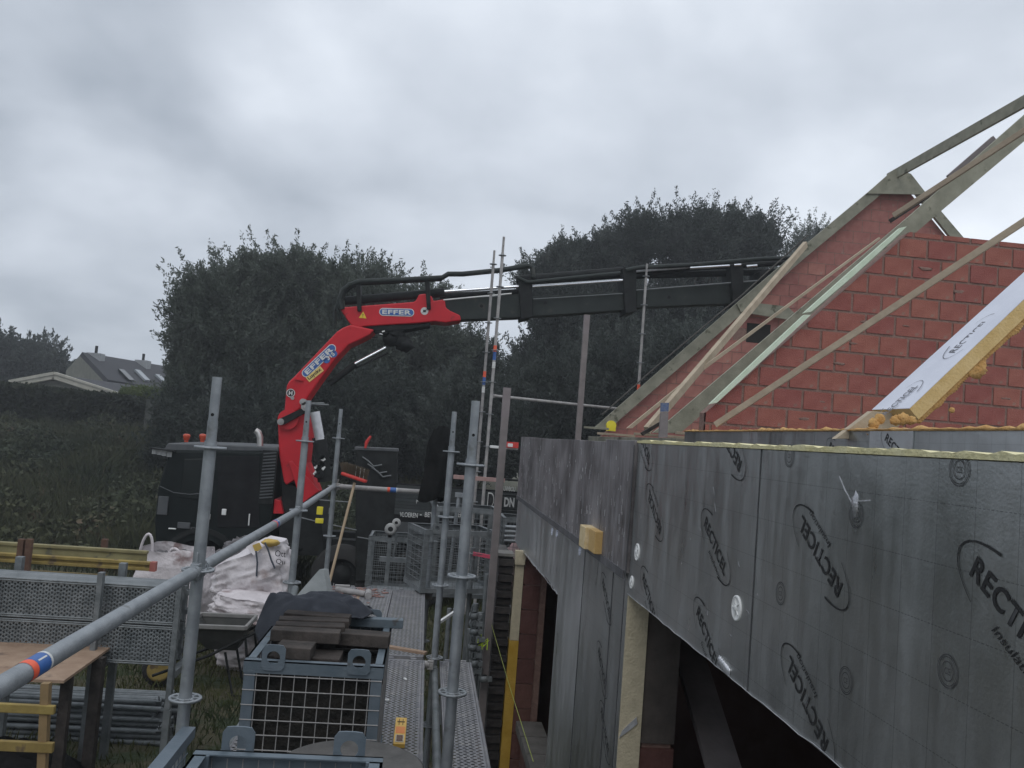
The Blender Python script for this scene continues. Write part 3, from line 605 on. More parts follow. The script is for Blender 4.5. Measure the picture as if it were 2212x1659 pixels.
for (x, y, r) in ((1900, 905, .03), (1888, 915, .032), (1885, 930, .03), (1883, 940, .024), (1950, 905, .035), (1935, 908, .03), (1968, 908, .026), (2056, 886, .016)):
    g = G(); g.ball(PY(x, y, 4.9), r, 12, 8, (1.2, .6, 1), nz=.5); g.obj('foam_lump', pu, fb)
# tape measure
g = G(); p = PY(1320, 919, 12.9); g.tube(p+Vector((0, -.03, 0)), p+Vector((0, .03, 0)), .075, 16); g.box(p+Vector((.0, 0, -.06)), (.14, .05, .05)); tm = tag(g.obj('tape_measure', yelplastic), 'yellow tape measure standing at the foot of the far rake board', 'tape measure')
# rope on the rake
g = G(); g.path([PY(1300, 900, 13.3)+Vector((0, 0, .03)), PY(1420, 790, 13.3), PY(1560, 672, 13.3), PY(1600, 640, 13.3), PY(1745, 508, 13.3)], .012); tag(g.obj('guide_rope', ropem), 'dark thin rope running up along the far rake board', 'rope')
# ================================================================ scaffold
def ros_geo(n=8):
    g = G(); h = .0045
    for r0, r1 in ((.0245, .033), (.0515, .0625)): g.lathe([(r0, -h), (r1, -h), (r1, h), (r0, h)], n=24, closed=True)
    for k in range(8):
        t = k*math.pi/4; g.box((math.cos(t)*.042, math.sin(t)*.042, 0), (.026, .010, .0085), Matrix.Rotation(t, 3, 'Z'))
    return g
ros_mesh = ros_geo().mesh('rosette', galv)
def standard(label, x, y, z0, z1, ros, mat=galv, lean=(0, 0), name='scaffold_standard', spig=True, sticker=None, group='scaffold standards'):
    t = thing(name, label, 'scaffold pole', (x, y, z0), group)
    g = G(); g.tube((0, 0, 0), (0, 0, z1-z0-(.26 if spig else 0)), .02415, 16); g.obj('tube', mat, t, True)
    if spig:
        h = z1-z0; g = G(); g.tube((0, 0, h-.26), (0, 0, h-.175), .0205, 16, .0205); g.tube((0, 0, h-.26), (0, 0, h-.255), .0243, 16); g.tube((0, 0, h-.175), (0, 0, h), .019, 16); g.obj('spigot', mat, t, True)
        g = G(); g.tube((0, -.0200, h-.15), (0, -.0185, h-.15), .0065, 12); g.obj('pin_hole', blackp, t, True)
    for z in ros:
        o = bpy.data.objects.new('rosette', ros_mesh); COL.objects.link(o); o.parent = t; o.location = (0, 0, z-z0); o.rotation_euler = (0, 0, random.uniform(0, .3))
    if sticker:
        g = G(); g.tube((0, 0, sticker-z0), (0, 0, sticker-z0+.10), .0262, 16, cap=False); g.obj('red_band', orangeprint, t, True)
        g = G(); g.tube((0, 0, sticker-z0-.13), (0, 0, sticker-z0-.002), .0262, 16, cap=False); g.obj('blue_band', blueprint, t, True)
        g = G(); g.tube((0, 0, sticker-z0-.26), (0, 0, sticker-z0-.16), .0262, 16, cap=False); g.obj('label_band', whiteprint, t, True)
    return t
R4 = (.9, 1.38, 1.90, 2.395, 2.875)
SX = -.855; CXi = .182
standard('nearest outer scaffold pole, left of the big foreground guardrail joint', SX, 3.5, 0, 3.155, R4)
standard('second outer scaffold pole, in front of the white rubble bags', SX, 6.1, 0, 3.16, R4)
standard('third outer scaffold pole, at the far left deck corner beside the broom', SX-.045, 8.75, 0, 3.17, R4)
standard('thick looking nearest inner scaffold pole in the middle of the picture', CXi+.01, 3.75, 0, 3.155, R4)
standard('second inner scaffold pole, between the mesh crate and the nearest inner pole', CXi-.008, 6.35, 0, 3.17, R4)
standard('short inner pole ending at the far end guardrail under the black cover', .118, 8.85, 0, 2.47, (.9, 1.38, 1.9, 2.395), spig=False)
tz = [.6+i*.5 for i in range(11)]
standard('tall tower pole with the highest tip, right of its twin', .92, 13.4, 0, 6.19, [5.89-.505*i for i in range(12)], galv_old, sticker=3+1.35)
standard('tall tower pole with the lower tip, left of its twin', .84, 14.3, 0, 6.155, [5.92-.5*i for i in range(12)], galv_old, sticker=4.0)
standard('lone tower pole in front of the right trees below the crane arm', 3.55, 14.6, 0, 6.25, [6.03-.51*i for i in range(12)], galv_old, sticker=4.02)
standard('low pole with a rosette and red clamp between inner pole and grey profile', .55, 8.9, 0, 1.86, (1.8,), galv_dark, spig=False)
def rail(label, a, b, mat=galv, sticker=None, group='scaffold guardrails', heads=True, r=.02415):
    a = Vector(a); b = Vector(b); t = thing('scaffold_rail', label, 'guardrail', a, group); d = (b-a).normalized(); L_ = (b-a).length
    o = d*.045
    g = G(); g.tube(o, (b-a)-o, r, 16); g.obj('tube', mat, t, True)
    if heads:
        for k, q in ((0, o), (1, (b-a)-o)):
            s_ = d if k == 0 else -d; g = G()
            g.beam(q+s_*.012, q-s_*.030, .034, .062, (0, 0, 1)); g.beam(q-s_*.002+Vector((0, 0, .0)), q-s_*.026, .040, .03, (0, 0, 1)); g.tube(q+s_*.015, q+s_*.045, .0275, 16)
            g.box(q-s_*.012+Vector((0, 0, .012)), (.008, .008, .12)); g.obj('wedge_head', mat, t, True, bevel=.003)
    if sticker is not None:
        pt = o+d*(L_*sticker); w = .10
        g = G(); g.tube(pt-d*.028, pt, r+.0008, 20, cap=False); g.obj('red_band', orangeprint, t, True)
        g = G(); g.tube(pt+d*.001, pt+d*.062, r+.0008, 20, cap=False); g.obj('blue_band', blueprint, t, True)
        g = G(); g.tube(pt+d*.063, pt+d*.073, r+.0008, 20, cap=False); g.obj('label_band', whiteprint, t, True)
        g = G(); x = d.cross(Vector((0, 0, 1))).normalized(); n_ = (-x*.35+Vector((0, 0, 1))*.9).normalized(); n_ = n_ if n_.y <= 1 else -n_
        q0 = pt+d*.012+Vector((0, 0, 0)); g.beam(q0+Vector((.6, 0, .8)).normalized()*(r+.001), q0+d*.042+Vector((.6, 0, .8)).normalized()*(r+.001), .004, .0008, (.6, 0, .8)); g.obj('label_print', whiteprint, t, True)
    return t
GZ = 2.395
rail('large foreground guardrail running out of the lower left corner', (SX, .93, GZ), (SX, 3.5, GZ), sticker=.425)
rail('middle guardrail between the first and second outer poles', (SX, 3.5, GZ), (SX, 6.1, GZ), sticker=.62)
rail('farthest side guardrail, between the second and third outer poles', (SX, 6.1, GZ), (SX-.045, 8.75, GZ))
rail('short end guardrail across the far end of the deck beside the broom', (SX-.045, 8.75, GZ), (.118, 8.85, GZ), galv_old, sticker=.50)
rail('thin ledger between the tower poles and the lone pole, above the grey profile', (.92, 13.45, 3.66), (3.55, 14.6, 3.66), galv_old)
rail('deck height ledger on the outside of the near deck bay', (SX, 3.5, 1.38), (SX, 6.1, 1.38), galv_dark)
rail('deck height ledger on the outside of the far deck bay', (SX, 6.1, 1.38), (SX-.045, 8.75, 1.38), galv_dark)
rail('inner ledger under the deck edge beside the brick wall', (CXi, 3.75, 1.30), (CXi, 6.35, 1.30), galv_dark)
rail('steep galvanised brace in the gap left of the near mesh crate', (SX+.03, 3.52, .55), (SX+.04, 6.05, 1.9), galv_dark, heads=False)
for y in (3.62, 6.22, 8.8):
    rail({3.62: 'crosswise bearer under the near deck planks', 6.22: 'crosswise bearer where the two deck bays meet', 8.8: 'crosswise bearer at the far deck end'}[y], (SX, y, 1.36), (CXi, y, 1.36), galv_old, group='deck bearers')
# perforated steel planks
def perf_plank(L_, W_, name):
    g = G(); px_, py_ = .032, .0225; sx0, sx1 = -W_/2+.028, W_/2-.028; ncol = int((sx1-sx0)/px_); px_ = (sx1-sx0)/ncol; nrow = int((L_-.06)/py_); y0 = .03; py2 = (L_-.06)/nrow
    vs = []; fs = []
    for i in range(ncol):
        for j in range(nrow):
            if (i+j) % 2 and False: continue
            cx = sx0+(i+.5)*px_; cy = y0+(j+.5)*py2; off = px_*.0
            o = len(vs); hx, hy = px_/2, py2/2
            st = .25*px_*(1 if j % 2 else -1)
            corners = [(cx-hx, cy-hy), (cx, cy-hy), (cx+hx, cy-hy), (cx+hx, cy), (cx+hx, cy+hy), (cx, cy+hy), (cx-hx, cy+hy), (cx-hx, cy)]
            for c in corners: vs.append((c[0], c[1], 0))
            rr_x, rr_y = px_*.33, py2*.34
            for k in range(8):
                t = math.radians(-135+45*k); vs.append((cx+st*.75+rr_x*math.cos(t)*1.0, cy+rr_y*math.sin(t)*1.05, -.0015))
            for k in range(8): fs.append((o+k, o+(k+1) % 8, o+8+(k+1) % 8, o+8+k))
    g.add(vs, fs)
    e = W_/2
    for s_ in (-1, 1):                                   # ribbed edge profile
        xs_ = [(.5*W_-.028, 0), (.5*W_-.022, .004), (.5*W_-.014, -.003), (.5*W_-.006, .004), (.5*W_, .001), (.5*W_, -.06), (.5*W_-.014, -.06)]
        rows_ = [[(s_*x, yy, z) for x, z in xs_] for yy in (0, L_)]
        g.add(rows_[0]+rows_[1], [(k, k+1, 8+k, 7+k) for k in range(6)])
    for yy in (0, L_-.03): g.bb((-e+.002, yy, -.055), (e-.002, yy+.03, .001))
    for sx_ in (-.25, .25):
        for yy in (-.03, L_): g.bb((sx_*W_-.02, yy, -.01), (sx_*W_+.02, yy+.03, .008))
    return g.mesh(name, deckm)
pm = perf_plank(2.55, .315, 'deck_plank'); pms = perf_plank(2.55, .235, 'narrow_deck_plank')
pmr = pm.copy(); pmr.materials.clear(); pmr.materials.append(galv_dark)
def plank(label, x, y, z=1.4, rot=(0, 0, 0), me=None, group='perforated scaffold planks'):
    o = bpy.data.objects.new('deck_plank', me or pm); COL.objects.link(o); o.location = (x, y, z); o.rotation_euler = rot; return tag(o, label, 'scaffold plank', group)
for k, (x, w) in enumerate(((-.70, 'outer'), (-.378, 'middle'), (-.055, 'inner'))):
    plank(f'{w} perforated plank of the near deck bay' + (' carrying the spirit level' if k == 2 else ' under the mesh crates'), x, 3.62)
    plank(f'{w} perforated plank of the far deck bay' + (' with the pale worn surface' if k == 2 else ' with brick dust on it'), x-.01, 6.24, 1.405)
    plank(f'{w} perforated plank of the bay below the viewer', x, 1.0)
for y, w in ((3.9, 'far'), (1.3, 'near')): plank(f'{w} narrow bracket plank in the gap beside the brick wall', .335, y, 1.33, me=pms)
g = G(); g.box((-.545+.01, 7.55, 1.402), (.03, 2.4, .012)); tag(g.obj('wood_lath', wood_plate), 'thin wooden lath filling the gap between two far deck planks', 'lath')
g = G(); g.beam(PZ(838, 1397, 1.412), PZ(920, 1411, 1.412), .05, .018); tag(g.obj('wood_lath', wood_plate), 'short brown lath lying across the joint of the inner deck planks', 'lath')
g = G()
for i in range(14): g.box((random.uniform(-.55, .0), random.uniform(4.2, 8.2), 1.412), (.012, .02+random.random()*.02, .006), Matrix.Rotation(random.random()*3, 3, 'Z'))
tag(g.obj('white_crumbs', whitep), 'white crumbs scattered over the deck planks', 'debris', kind='stuff')
g = G(); 
for i in range(110):
    x = random.uniform(-.86, -.28); y = 8.75-abs(random.gauss(0, .35)); g.ball((x, y, 1.409), random.uniform(.006, .02), 6, 4, (1.4, 1.4, .4), nz=.5)
tag(g.obj('brick_dust', red_dust), 'reddish brick dust and crumbs at the far end of the deck', 'debris', kind='stuff')
# ================================================================ mesh crates
def crate(label, x0, y0, z0, w, d, h, rotz=0, mat=galv_blue, lugs=('f',), step=.048, gap=None, bars=.0022):
    t = thing('mesh_crate', label, 'mesh crate', (x0, y0, z0), 'steel mesh crates', (0, 0, rotz)); a = .045
    for x in (0, w):
        for y in (0, d): g = G(); g.bb((x-(a if x else 0), y-(a if y else 0), 0), (x+(0 if x else a), y+(0 if y else a), h-.001)); g.obj('corner_post', mat, t, True)
    for z, hh in ((h-.05, .05), (.0, .045)):
        g = G()
        for y in (0, d): g.bb((-.004, y-(.004 if y else .004), z), (w+.004, y+.004, z+hh))
        for x in (0, w): g.bb((x-.004, 0, z+.001), (x+.004, d, z+hh-.001))
        if z: 
            g.bb((-.004, -.004, h-.004), (w+.004, .035, h)); g.bb((-.004, d-.035, h-.004), (w+.004, d+.004, h)); g.bb((-.004, .035, h-.005), (.035, d-.035, h-.001)); g.bb((w-.035, .035, h-.005), (w+.004, d-.035, h-.001))
        g.obj('top_rim' if z else 'bottom_rim', mat, t, True)
    for nm, pts in (('front', ((0, .003), (w, .003))), ('back', ((0, d-.003), (w, d-.003))), ('left', ((.003, 0), (.003, d))), ('right', ((w-.003, 0), (w-.003, d)))):
        g = G(); p, q = Vector((*pts[0], 0)), Vector((*pts[1], 0)); L_ = (q-p).length; n = int(L_/step); 
        for i in range(1, n+1): u = p+(q-p)*(i/(n+1)); g.tube(u+Vector((0, 0, .02)), u+Vector((0, 0, h-.02)), bars, 5, cap=False)
        m_ = int(h/.055); e = (q-p).normalized()*.0; o_ = Vector((0, -.004, 0)) if nm in ('front', 'back') else Vector((-.004, 0, 0))
        for i in range(1, m_): g.tube(p+o_+Vector((0, 0, h*i/m_)), q+o_+Vector((0, 0, h*i/m_)), bars*1.25, 5, cap=False)
        g.obj('mesh_panel', galv_dark if mat is galv_dark else galv_old, t, True)
    g = G(); g.bb((.004, .004, .004), (w-.004, d-.004, .012)); g.obj('base_plate', mat, t, True)
    def lug(x, y):
        g = G(); n = 20; R_ = .027; W2 = .0475; H_ = .105; out = []; inn = []
        for i in range(n):
            th = 2*math.pi*i/n; c_, s_ = math.cos(th), math.sin(th); k = min(W2/abs(c_) if abs(c_) > 1e-6 else 9, (H_/2)/abs(s_) if abs(s_) > 1e-6 else 9); k = min(k, .062)
            out.append((c_*k, s_*k)); inn.append((c_*R_, s_*R_))
        vs = []
        for yy in (-.004, .004):
            vs += [(x+p[0], y+yy, h-.035+H_/2+p[1]) for p in out]+[(x+p[0], y+yy, h-.035+H_/2+p[1]) for p in inn]
        fs = []
        for i in range(n):
            j = (i+1) % n; fs += [(i, j, n+j, n+i), (2*n+i, 3*n+i, 3*n+j, 2*n+j), (i, 2*n+i, 2*n+j, j), (n+i, n+j, 3*n+j, 3*n+i)]
        g.add(vs, fs); g.obj('lifting_lug', mat, t, True)
    if 'f' in lugs: lug(.115, -.009); lug(w-.10, -.009)
    if 'b' in lugs: lug(.115, d+.009); lug(w-.10, d+.009)
    return t
crate('near mesh crate holding dark blocks and a black jacket, centre foreground', -.675, 3.68, 1.41, .565, .80, .60, 0, lugs=('f', 'b'), step=.053)
crate('closest mesh crate cut off by the bottom edge of the picture', -.605, 2.06, 1.41, .545, .62, .60, 0, lugs=('b',))
crate('angled mesh crate at the far end of the deck, left edge turned to the viewer', .045, 8.6, 1.42, .80, .62, .62, math.radians(17), mat=galv_dark, lugs=('f',))
crate('taller mesh crate behind the angled crate, holding upright tubes', .15, 9.9, 1.15, .75, .6, 1.02, math.radians(4), mat=galv_dark, lugs=())
crate('mesh crate with pinkish sacks, right of the upright tubes', .98, 10.4, .9, .62, .6, 1.15, 0, mat=galv_dark, lugs=())
crate('low mesh crate left of the angled crate, on the bed behind', -.62, 10.6, 1.0, .75, .6, .7, 0, mat=galv_dark, lugs=())
g = G(); g.ball((1.25, 10.7, 1.45), .24, 14, 9, (1, .8, 1.3), nz=.3); tag(g.obj('sack', M('pink_sack', (.42, .28, .28), (.5, .36, .35), 6, .9)), 'pinkish sack inside the right hand far mesh crate', 'sack')
for i, (x, y) in enumerate(((.36, 10.1), (.46, 10.15))):
    g = G(); g.tube((x, y, 1.2), (x+.05, y+.05, 2.28), .0225, 12); g.box((x+.05, y+.05, 2.3), (.09, .06, .05)); tag(g.obj('upright_tube', galv), ('left' if i == 0 else 'right')+' one of two bright tubes standing in the taller far crate', 'tube', 'tubes standing in the far crate')
for i in range(4):
    g = G(); z = 1.78+i*.055; g.tube((1.0, 10.35, z), (1.75, 10.45, z+.01), .022, 10); tag(g.obj('lying_tube', galv), 'one of the bright tubes lying across the far right crate', 'tube', 'tubes lying on the far right crate')
# blocks, jacket, tub in and on the near crates
def bx(name, label, cat, c, d, rz, mat, group=None, bevel=.004, rx=0, ry=0):
    g = G(); g.box((0, 0, 0), d); o = g.obj(name, mat, None, bevel=bevel); o.location = c; o.rotation_euler = (rx, ry, rz); return tag(o, label, cat, group)
bpos = [((-.455, 4.22, 2.075), (.31, .085, .05)), ((-.46, 4.13, 2.07), (.32, .085, .05)), ((-.465, 4.04, 2.065), (.31, .085, .05)), ((-.47, 3.95, 2.06), (.30, .085, .05)), ((-.49, 3.80, 2.03), (.15, .13, .05)), ((-.22, 4.03, 2.04), (.24, .1, .055)), ((-.24, 4.15, 2.0), (.22, .1, .055)), ((-.23, 3.86, 1.93), (.24, .12, .06)), ((-.45, 3.88, 1.97), (.3, .16, .06))]
bl = ['farthest brown wood block of the left row in the near crate', 'second farthest brown block of the left row in the near crate', 'third brown block of the left row in the near crate', 'nearest long brown block of the left row in the near crate', 'small worn brown block beside the left lifting lug', 'reddish brown block alone on the right side of the near crate', 'brown block half hidden under the jacket on the right', 'lowest brown block between the two lifting lugs', 'brown block lying under the left row in the near crate']
for (c, d), l in zip(bpos, bl): bx('wood_block', l, 'wood block', c, d, random.uniform(-.12, .12)+.02, wood_dark, 'dark blocks in the near crate')
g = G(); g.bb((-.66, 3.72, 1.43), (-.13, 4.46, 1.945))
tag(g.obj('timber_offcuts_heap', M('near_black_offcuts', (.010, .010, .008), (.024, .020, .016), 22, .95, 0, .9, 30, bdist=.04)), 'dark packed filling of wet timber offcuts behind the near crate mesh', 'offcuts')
bx('cross_plate', 'grey steel flat bar lying across the back rim of the near crate', 'bar', (-.19, 4.42, 2.03), (.28, .05, .045), .05, galv_blue)
def drape(name, label, cat, c, rx, ry, h, seed, mat, fold=.035, n=46, droop=0):
    vs = []
    for j in range(n+1):
        for i in range(n+1):
            u, v = i/n*2-1, j/n*2-1; rr = math.hypot(u, v); w = max(0, 1-rr**2.4)
            e_ = 1+.22*mnoise.noise(Vector((u*1.4, v*1.4, seed)))
            z = h*w**.6+fold*(mnoise.noise(Vector((u*1.6+seed, v*4+u*2.5, seed)))+.35*mnoise.noise(Vector((u*4, v*9, seed+3))))*(.4+w)
            dr = -droop*max(0, rr-.75)*3 if u < 0 else 0
            s_ = 1/max(1, rr)**.9
            vs.append((c[0]+u*rx*e_*s_, c[1]+v*ry*e_*s_, c[2]+z+dr))
    g = G(); g.add(vs, [(j*(n+1)+i, j*(n+1)+i+1, (j+1)*(n+1)+i+1, (j+1)*(n+1)+i) for j in range(n) for i in range(n)], 0, True)
    o = g.obj(name, mat); so_ = o.modifiers.new('s', 'SOLIDIFY'); so_.thickness = .006; return tag(o, label, cat)
drape('black_jacket', 'crumpled black jacket thrown over the back of the near crate', 'jacket', (-.49, 4.42, 2.075), .30, .15, .075, 3.3, cloth, .035, droop=.14)
t = thing('mortar_tub', 'round grey mortar tub between the two near mesh crates', 'tub', (-.17, 3.05, 1.41))
g = G(); g.lathe([(.0001, .0), (.19, 0), (.235, .415), (.25, .43), (.24, .435), (.225, .42), (.0001, .415)], n=48); g.obj('tub_body', concrete_d, t, True)
# spirit level
t = thing('spirit_level', 'yellow spirit level lying on the inner deck plank in the foreground', 'spirit level', (-.02, 4.44, 1.41))
g = G(); g.bb((-.03, 0, 0), (.03, .40, .022)); g.obj('body', M('yellow_level_paint', (.70, .42, .07), (.78, .5, .12), 10, .5), t, True, bevel=.003)
g = G(); g.bb((-.024, .15, .0221), (.024, .25, .0235)); g.obj('orange_label', M('faded_orange', (.75, .22, .06), (.8, .32, .08), 14, .6), t, True)
g = G(); g.bb((-.022, .018, .0221), (.022, .125, .0245)); g.obj('vial_frame', M('cream_plastic', (.55, .48, .36), (.6, .54, .42), 8, .6), t, True, bevel=.004)
g = G(); g.bb((-.016, .028, .0246), (.016, .115, .026)); g.obj('vial', M('dark_vial', (.10, .045, .02), (.14, .07, .03), 8, .2), t, True, bevel=.003)
g = G(); g.bb((-.02, .32, .0221), (.02, .335, .024)); g.bb((-.012, .28, .0221), (-.008, .37, .024)); g.bb((.008, .28, .0221), (.012, .37, .024)); g.obj('ruler_marks', M('brown_marks', (.2, .12, .04), None, 8, .7), t, True)
# mesh side guard along the outer edge
t = thing('mesh_side_guard', 'steel framed mesh guard at the lower left, running to the nearest outer pole', 'side guard', (SX+.03, .9, 1.40))
g = G(); g.bb((-.025, 0, .36), (.025, 2.58, .40)); g.bb((-.02, 0, .0), (.02, 2.58, .03)); g.obj('frame', galv_blue, t, True)
g = G()
for i in range(52): g.tube((0, .05*i+.02, .02), (0, .05*i+.02, .37), .0022, 5, cap=False)
for i in range(1, 6): g.tube((.004, 0, .06*i), (.004, 2.58, .06*i), .0025, 5, cap=False)
g.obj('mesh_panel', galv_blue, t, True)
# broom
t = thing('broom', 'broom standing upside down against the end guardrail, red head and wooden handle', 'broom', PZ(706, 1280, 1.41))
hb = PZ(706, 1280, 1.41); ht = PY(766, 1043, 8.6); g = G(); g.tube(hb, ht, .0135, 12); g.obj('handle', handlem, t)
hl, hr = PY(738, 1022, 8.58), PY(792, 1040, 8.52); g = G(); g.beam(hl, hr, .06, .035); g.obj('head', redplastic, t, bevel=.012)
g = G(); dirh = (hr-hl)
for i in range(420):
    s_ = random.random(); p = hl+dirh*s_+Vector((0, random.uniform(-.025, .025), .015)); q = p+Vector((random.uniform(-.035, .035), random.uniform(-.03, .03), .085+random.random()*.02)); g.tube(p, q, .0013, 3, cap=False)
g.obj('bristles', M('brown_bristles', (.10, .075, .05), (.16, .12, .08), 8, .9), t)
g = G()
for s_ in (.55, .72, .86): p = hl+dirh*s_+Vector((0, -.02, .01)); g.tube(p, p+Vector((.004, -.006, .10)), .002, 4)
g.obj('pale_bristles', whitep, t)
# loose coupler on deck
t = thing('loose_ledger', 'short dusty tube with coupler lying on the far deck planks', 'tube', PZ(725, 1276, 1.43))
a, b = PZ(727, 1273, 1.435), PZ(790, 1283, 1.435); g = G(); g.tube(a, b, .028, 14); g.obj('tube', galv_old, t)
g = G(); g.tube(b+Vector((.02, .08, 0)), b+Vector((.03, -.09, 0)), .033, 14); g.obj('collar', galv_old, t); g = G(); g.beam(a+Vector((-.02, .05, .02)), a+Vector((.12, .06, .02)), .05, .03); g.obj('jaw', galv_old, t)
# grey sheet and folded piece
g = G(); g.prism([PY(638, 1290, 6.7), PY(690, 1230, 6.9), PY(699, 1231, 6.9), PY(712, 1305, 6.7), PY(640, 1318, 6.7)], (.03, .06, 0)); tag(g.obj('folded_sheet', M('grey_sheet', (.20, .215, .215), (.27, .285, .285), 6, .8, 0, .3)), 'folded grey sheet standing behind the black jacket', 'sheet')
# pulley post at the deck end
t = thing('pulley_post', 'steel post with a white pulley wheel left of the angled crate', 'pulley post', PZ(832, 1262, 1.4))
b0 = PZ(834, 1258, 1.4); g = G(); g.beam(b0, b0+Vector((0, 0, .52)), .04, .05, (0, 1, 0)); g.beam(b0+Vector((-.09, 0, .24)), b0+Vector((.2, 0, .24)), .04, .05); g.obj('post', galv_dark, t)
g = G(); g.lathe([(.028, -.02), (.062, -.022), (.05, -.008), (.05, .008), (.062, .022), (.028, .02)], b0+Vector((.0, -.03, .56)), 22, 'y'); g.lathe([(.018, -.02), (.045, -.02), (.045, .02), (.018, .02)], b0+Vector((.055, -.02, .63)), 20, 'y'); g.obj('pulley_wheel', M('dirty_white_wheel', (.38, .38, .37), (.5, .5, .48), 9, .6), t)
g = G(); g.box(b0+Vector((.02, 0, .5)), (.10, .05, .06)); g.tube(b0+Vector((.05, 0, .25)), b0+Vector((.07, 0, .5)), .012, 8); g.obj('bracket', galv_dark, t)
# black cover over a pole
vs = []; n = 26; cb_ = Vector((.09, 8.75, 0)); zt, zb = 3.08, 2.33
for j in range(15):
    f = j/14; z = zt-(zt-zb)*f; r = .035+.07*min(1, f*4)**.5
    for i in range(n):
        th = 2*math.pi*i/n; k = 1+.22*math.sin(th*5+f*3)*(.3+f)+.2*mnoise.noise(Vector((math.cos(th)*2, math.sin(th)*2, f*3)))
        vs.append((cb_.x+.045-.07*f*0+r*k*math.cos(th)*1.15-.05*f, cb_.y+r*k*math.sin(th), z-.03*math.sin(th*2)*(f > .95)))
g = G(); g.add(vs, [(j*n+i, j*n+(i+1) % n, (j+1)*n+(i+1) % n, (j+1)*n+i) for j in range(14) for i in range(n)], 0, True); g.add(vs[:n], [tuple(range(n))]); tag(g.obj('black_cover', canvas), 'black canvas cover hung over the far inner pole above the end rail', 'cover')
# bricklaying profiles
def profile(label, pts, Y, w=.06, d=.05, mat=wood_grey):
    a, b = PY(*pts[0], Y), PY(*pts[1], Y); x = a.x+.004
    t = thing('corner_profile', label, 'profile', (x, Y, b.z), 'bricklaying profiles'); g = G(); g.bb((x-w/2, Y, b.z), (x+w/2, Y+d, a.z)); g.obj('post', mat, t, bevel=.004)
    g = G(); g.bb((x-w/2-.001, Y-.001, a.z-.24), (x+w/2+.001, Y+d+.001, a.z+.002)); g.obj('end_wrap', M('pinkish_grey_wrap', (.20, .17, .17), (.25, .22, .22), 8, .8), t)
    return t
profile('tall grey bricklaying profile left of the foil wall end', ((1095, 838), (1042, 1720)), 7.0, .06)
profile('grey bricklaying profile standing behind the far left corner of the foil wall', ((1268, 680), (1255, 1010)), 10.5, .07)
g = G(); g.path([PY(1062, 1350, 6.98), PY(1100, 1480, 5.6), PY(1152, 1645, 4.3)], .0020, 6); tag(g.obj('mason_line', mline), 'taut yellow mason line from the profile towards the bottom of the picture', 'string')
g = G()
for k in range(7): p = PY(1040, 1391, 6.9); g.path([p, p+Vector((random.uniform(-.07, .07), 0, random.uniform(-.02, .06))), p+Vector((random.uniform(-.05, .05), 0, random.uniform(-.05, .0)))], .005, 5)
g.path([PY(1039, 1392, 6.9), PY(1040, 1370, 6.95)], .003, 5); tag(g.obj('neon_ribbon', neon), 'knotted neon yellow ribbon hanging beside the grey profile', 'ribbon')
# clutter of uprights and couplers between deck and wall
for i, (px, z1) in enumerate(((1016, 1.62), (1028, 1.5), (1008, 1.3), (1036, 1.75))):
    p = PY(px, 1450, 7.2+i*.25); g = G(); g.tube((p.x, p.y, 0), (p.x, p.y, z1), .0235, 12); tag(g.obj('bundled_tube', galv_dark), ['leftmost but one', 'second from the right', 'leftmost', 'rightmost'][i]+' dark tube of the bundle beside the grey profile', 'tube', 'tubes bundled beside the profile')
for i in range(9):
    p = PY(random.uniform(1008, 1046), 1330+i*17, 6.9); g = G(); g.lathe([(.026, -.025), (.04, -.02), (.04, .02), (.026, .025)], p, 14, 'y' if i % 2 else 'z'); g.box(p+Vector((.04, 0, .0)), (.05, .05, .03)); g.tube(p+Vector((-.03, -.02, .0)), p+Vector((-.02, -.03, .09)), .007, 6)
    tag(g.obj('coupler', galv_dark), 'steel tube coupler clamped in the hanging cluster beside the profile', 'coupler', 'couplers clamped beside the profile')
for i, x in enumerate((.33, .385, .44)):
    g = G(); g.tube((x, 8.2, .3), (x, 8.25, 1.36), .0225, 12); tag(g.obj('short_prop', galv), ['left', 'middle', 'right'][i]+' short upright tube below the angled crate', 'tube', 'short tubes below the angled crate')
g = G(); g.beam(PY(948, 1345, 6.6), PY(1003, 1308, 6.9), .02, .02); tag(g.obj('white_strap', whitep), 'white strap slanting across behind the inner poles', 'strap')
g = G(); p = PY(1022, 1196, 8.8); g.beam(p, p+Vector((.19, 0, -.02)), .04, .035); tag(g.obj('clamp_handle', pinkplastic), 'pink red clamp handle on the low pole', 'clamp')
bx('guard_plank', 'pink striped plank beyond the poles, above the lettered board', 'plank', PY(1035, 1034, 12.5), (.75, .03, .06), 0, M('pink_plank', (.36, .22, .2), (.45, .3, .28), 6, .8))
bx('white_plank', 'pale plank carrying the small red box at the wall end', 'plank', PY(1088, 967, 12.0), (.38, .2, .035), 0, whitep)
g = G(); p = PY(1106, 961, 11.9); g.box(p, (.17, .12, .08)); t = thing('red_tool_box', 'small red box on the pale plank beside the foil wall end', 'box', p); g.obj('box', redplastic, t); g = G(); g.box(p+Vector((-.03, -.062, -.005)), (.07, .003, .045)); g.obj('label', whitep, t)
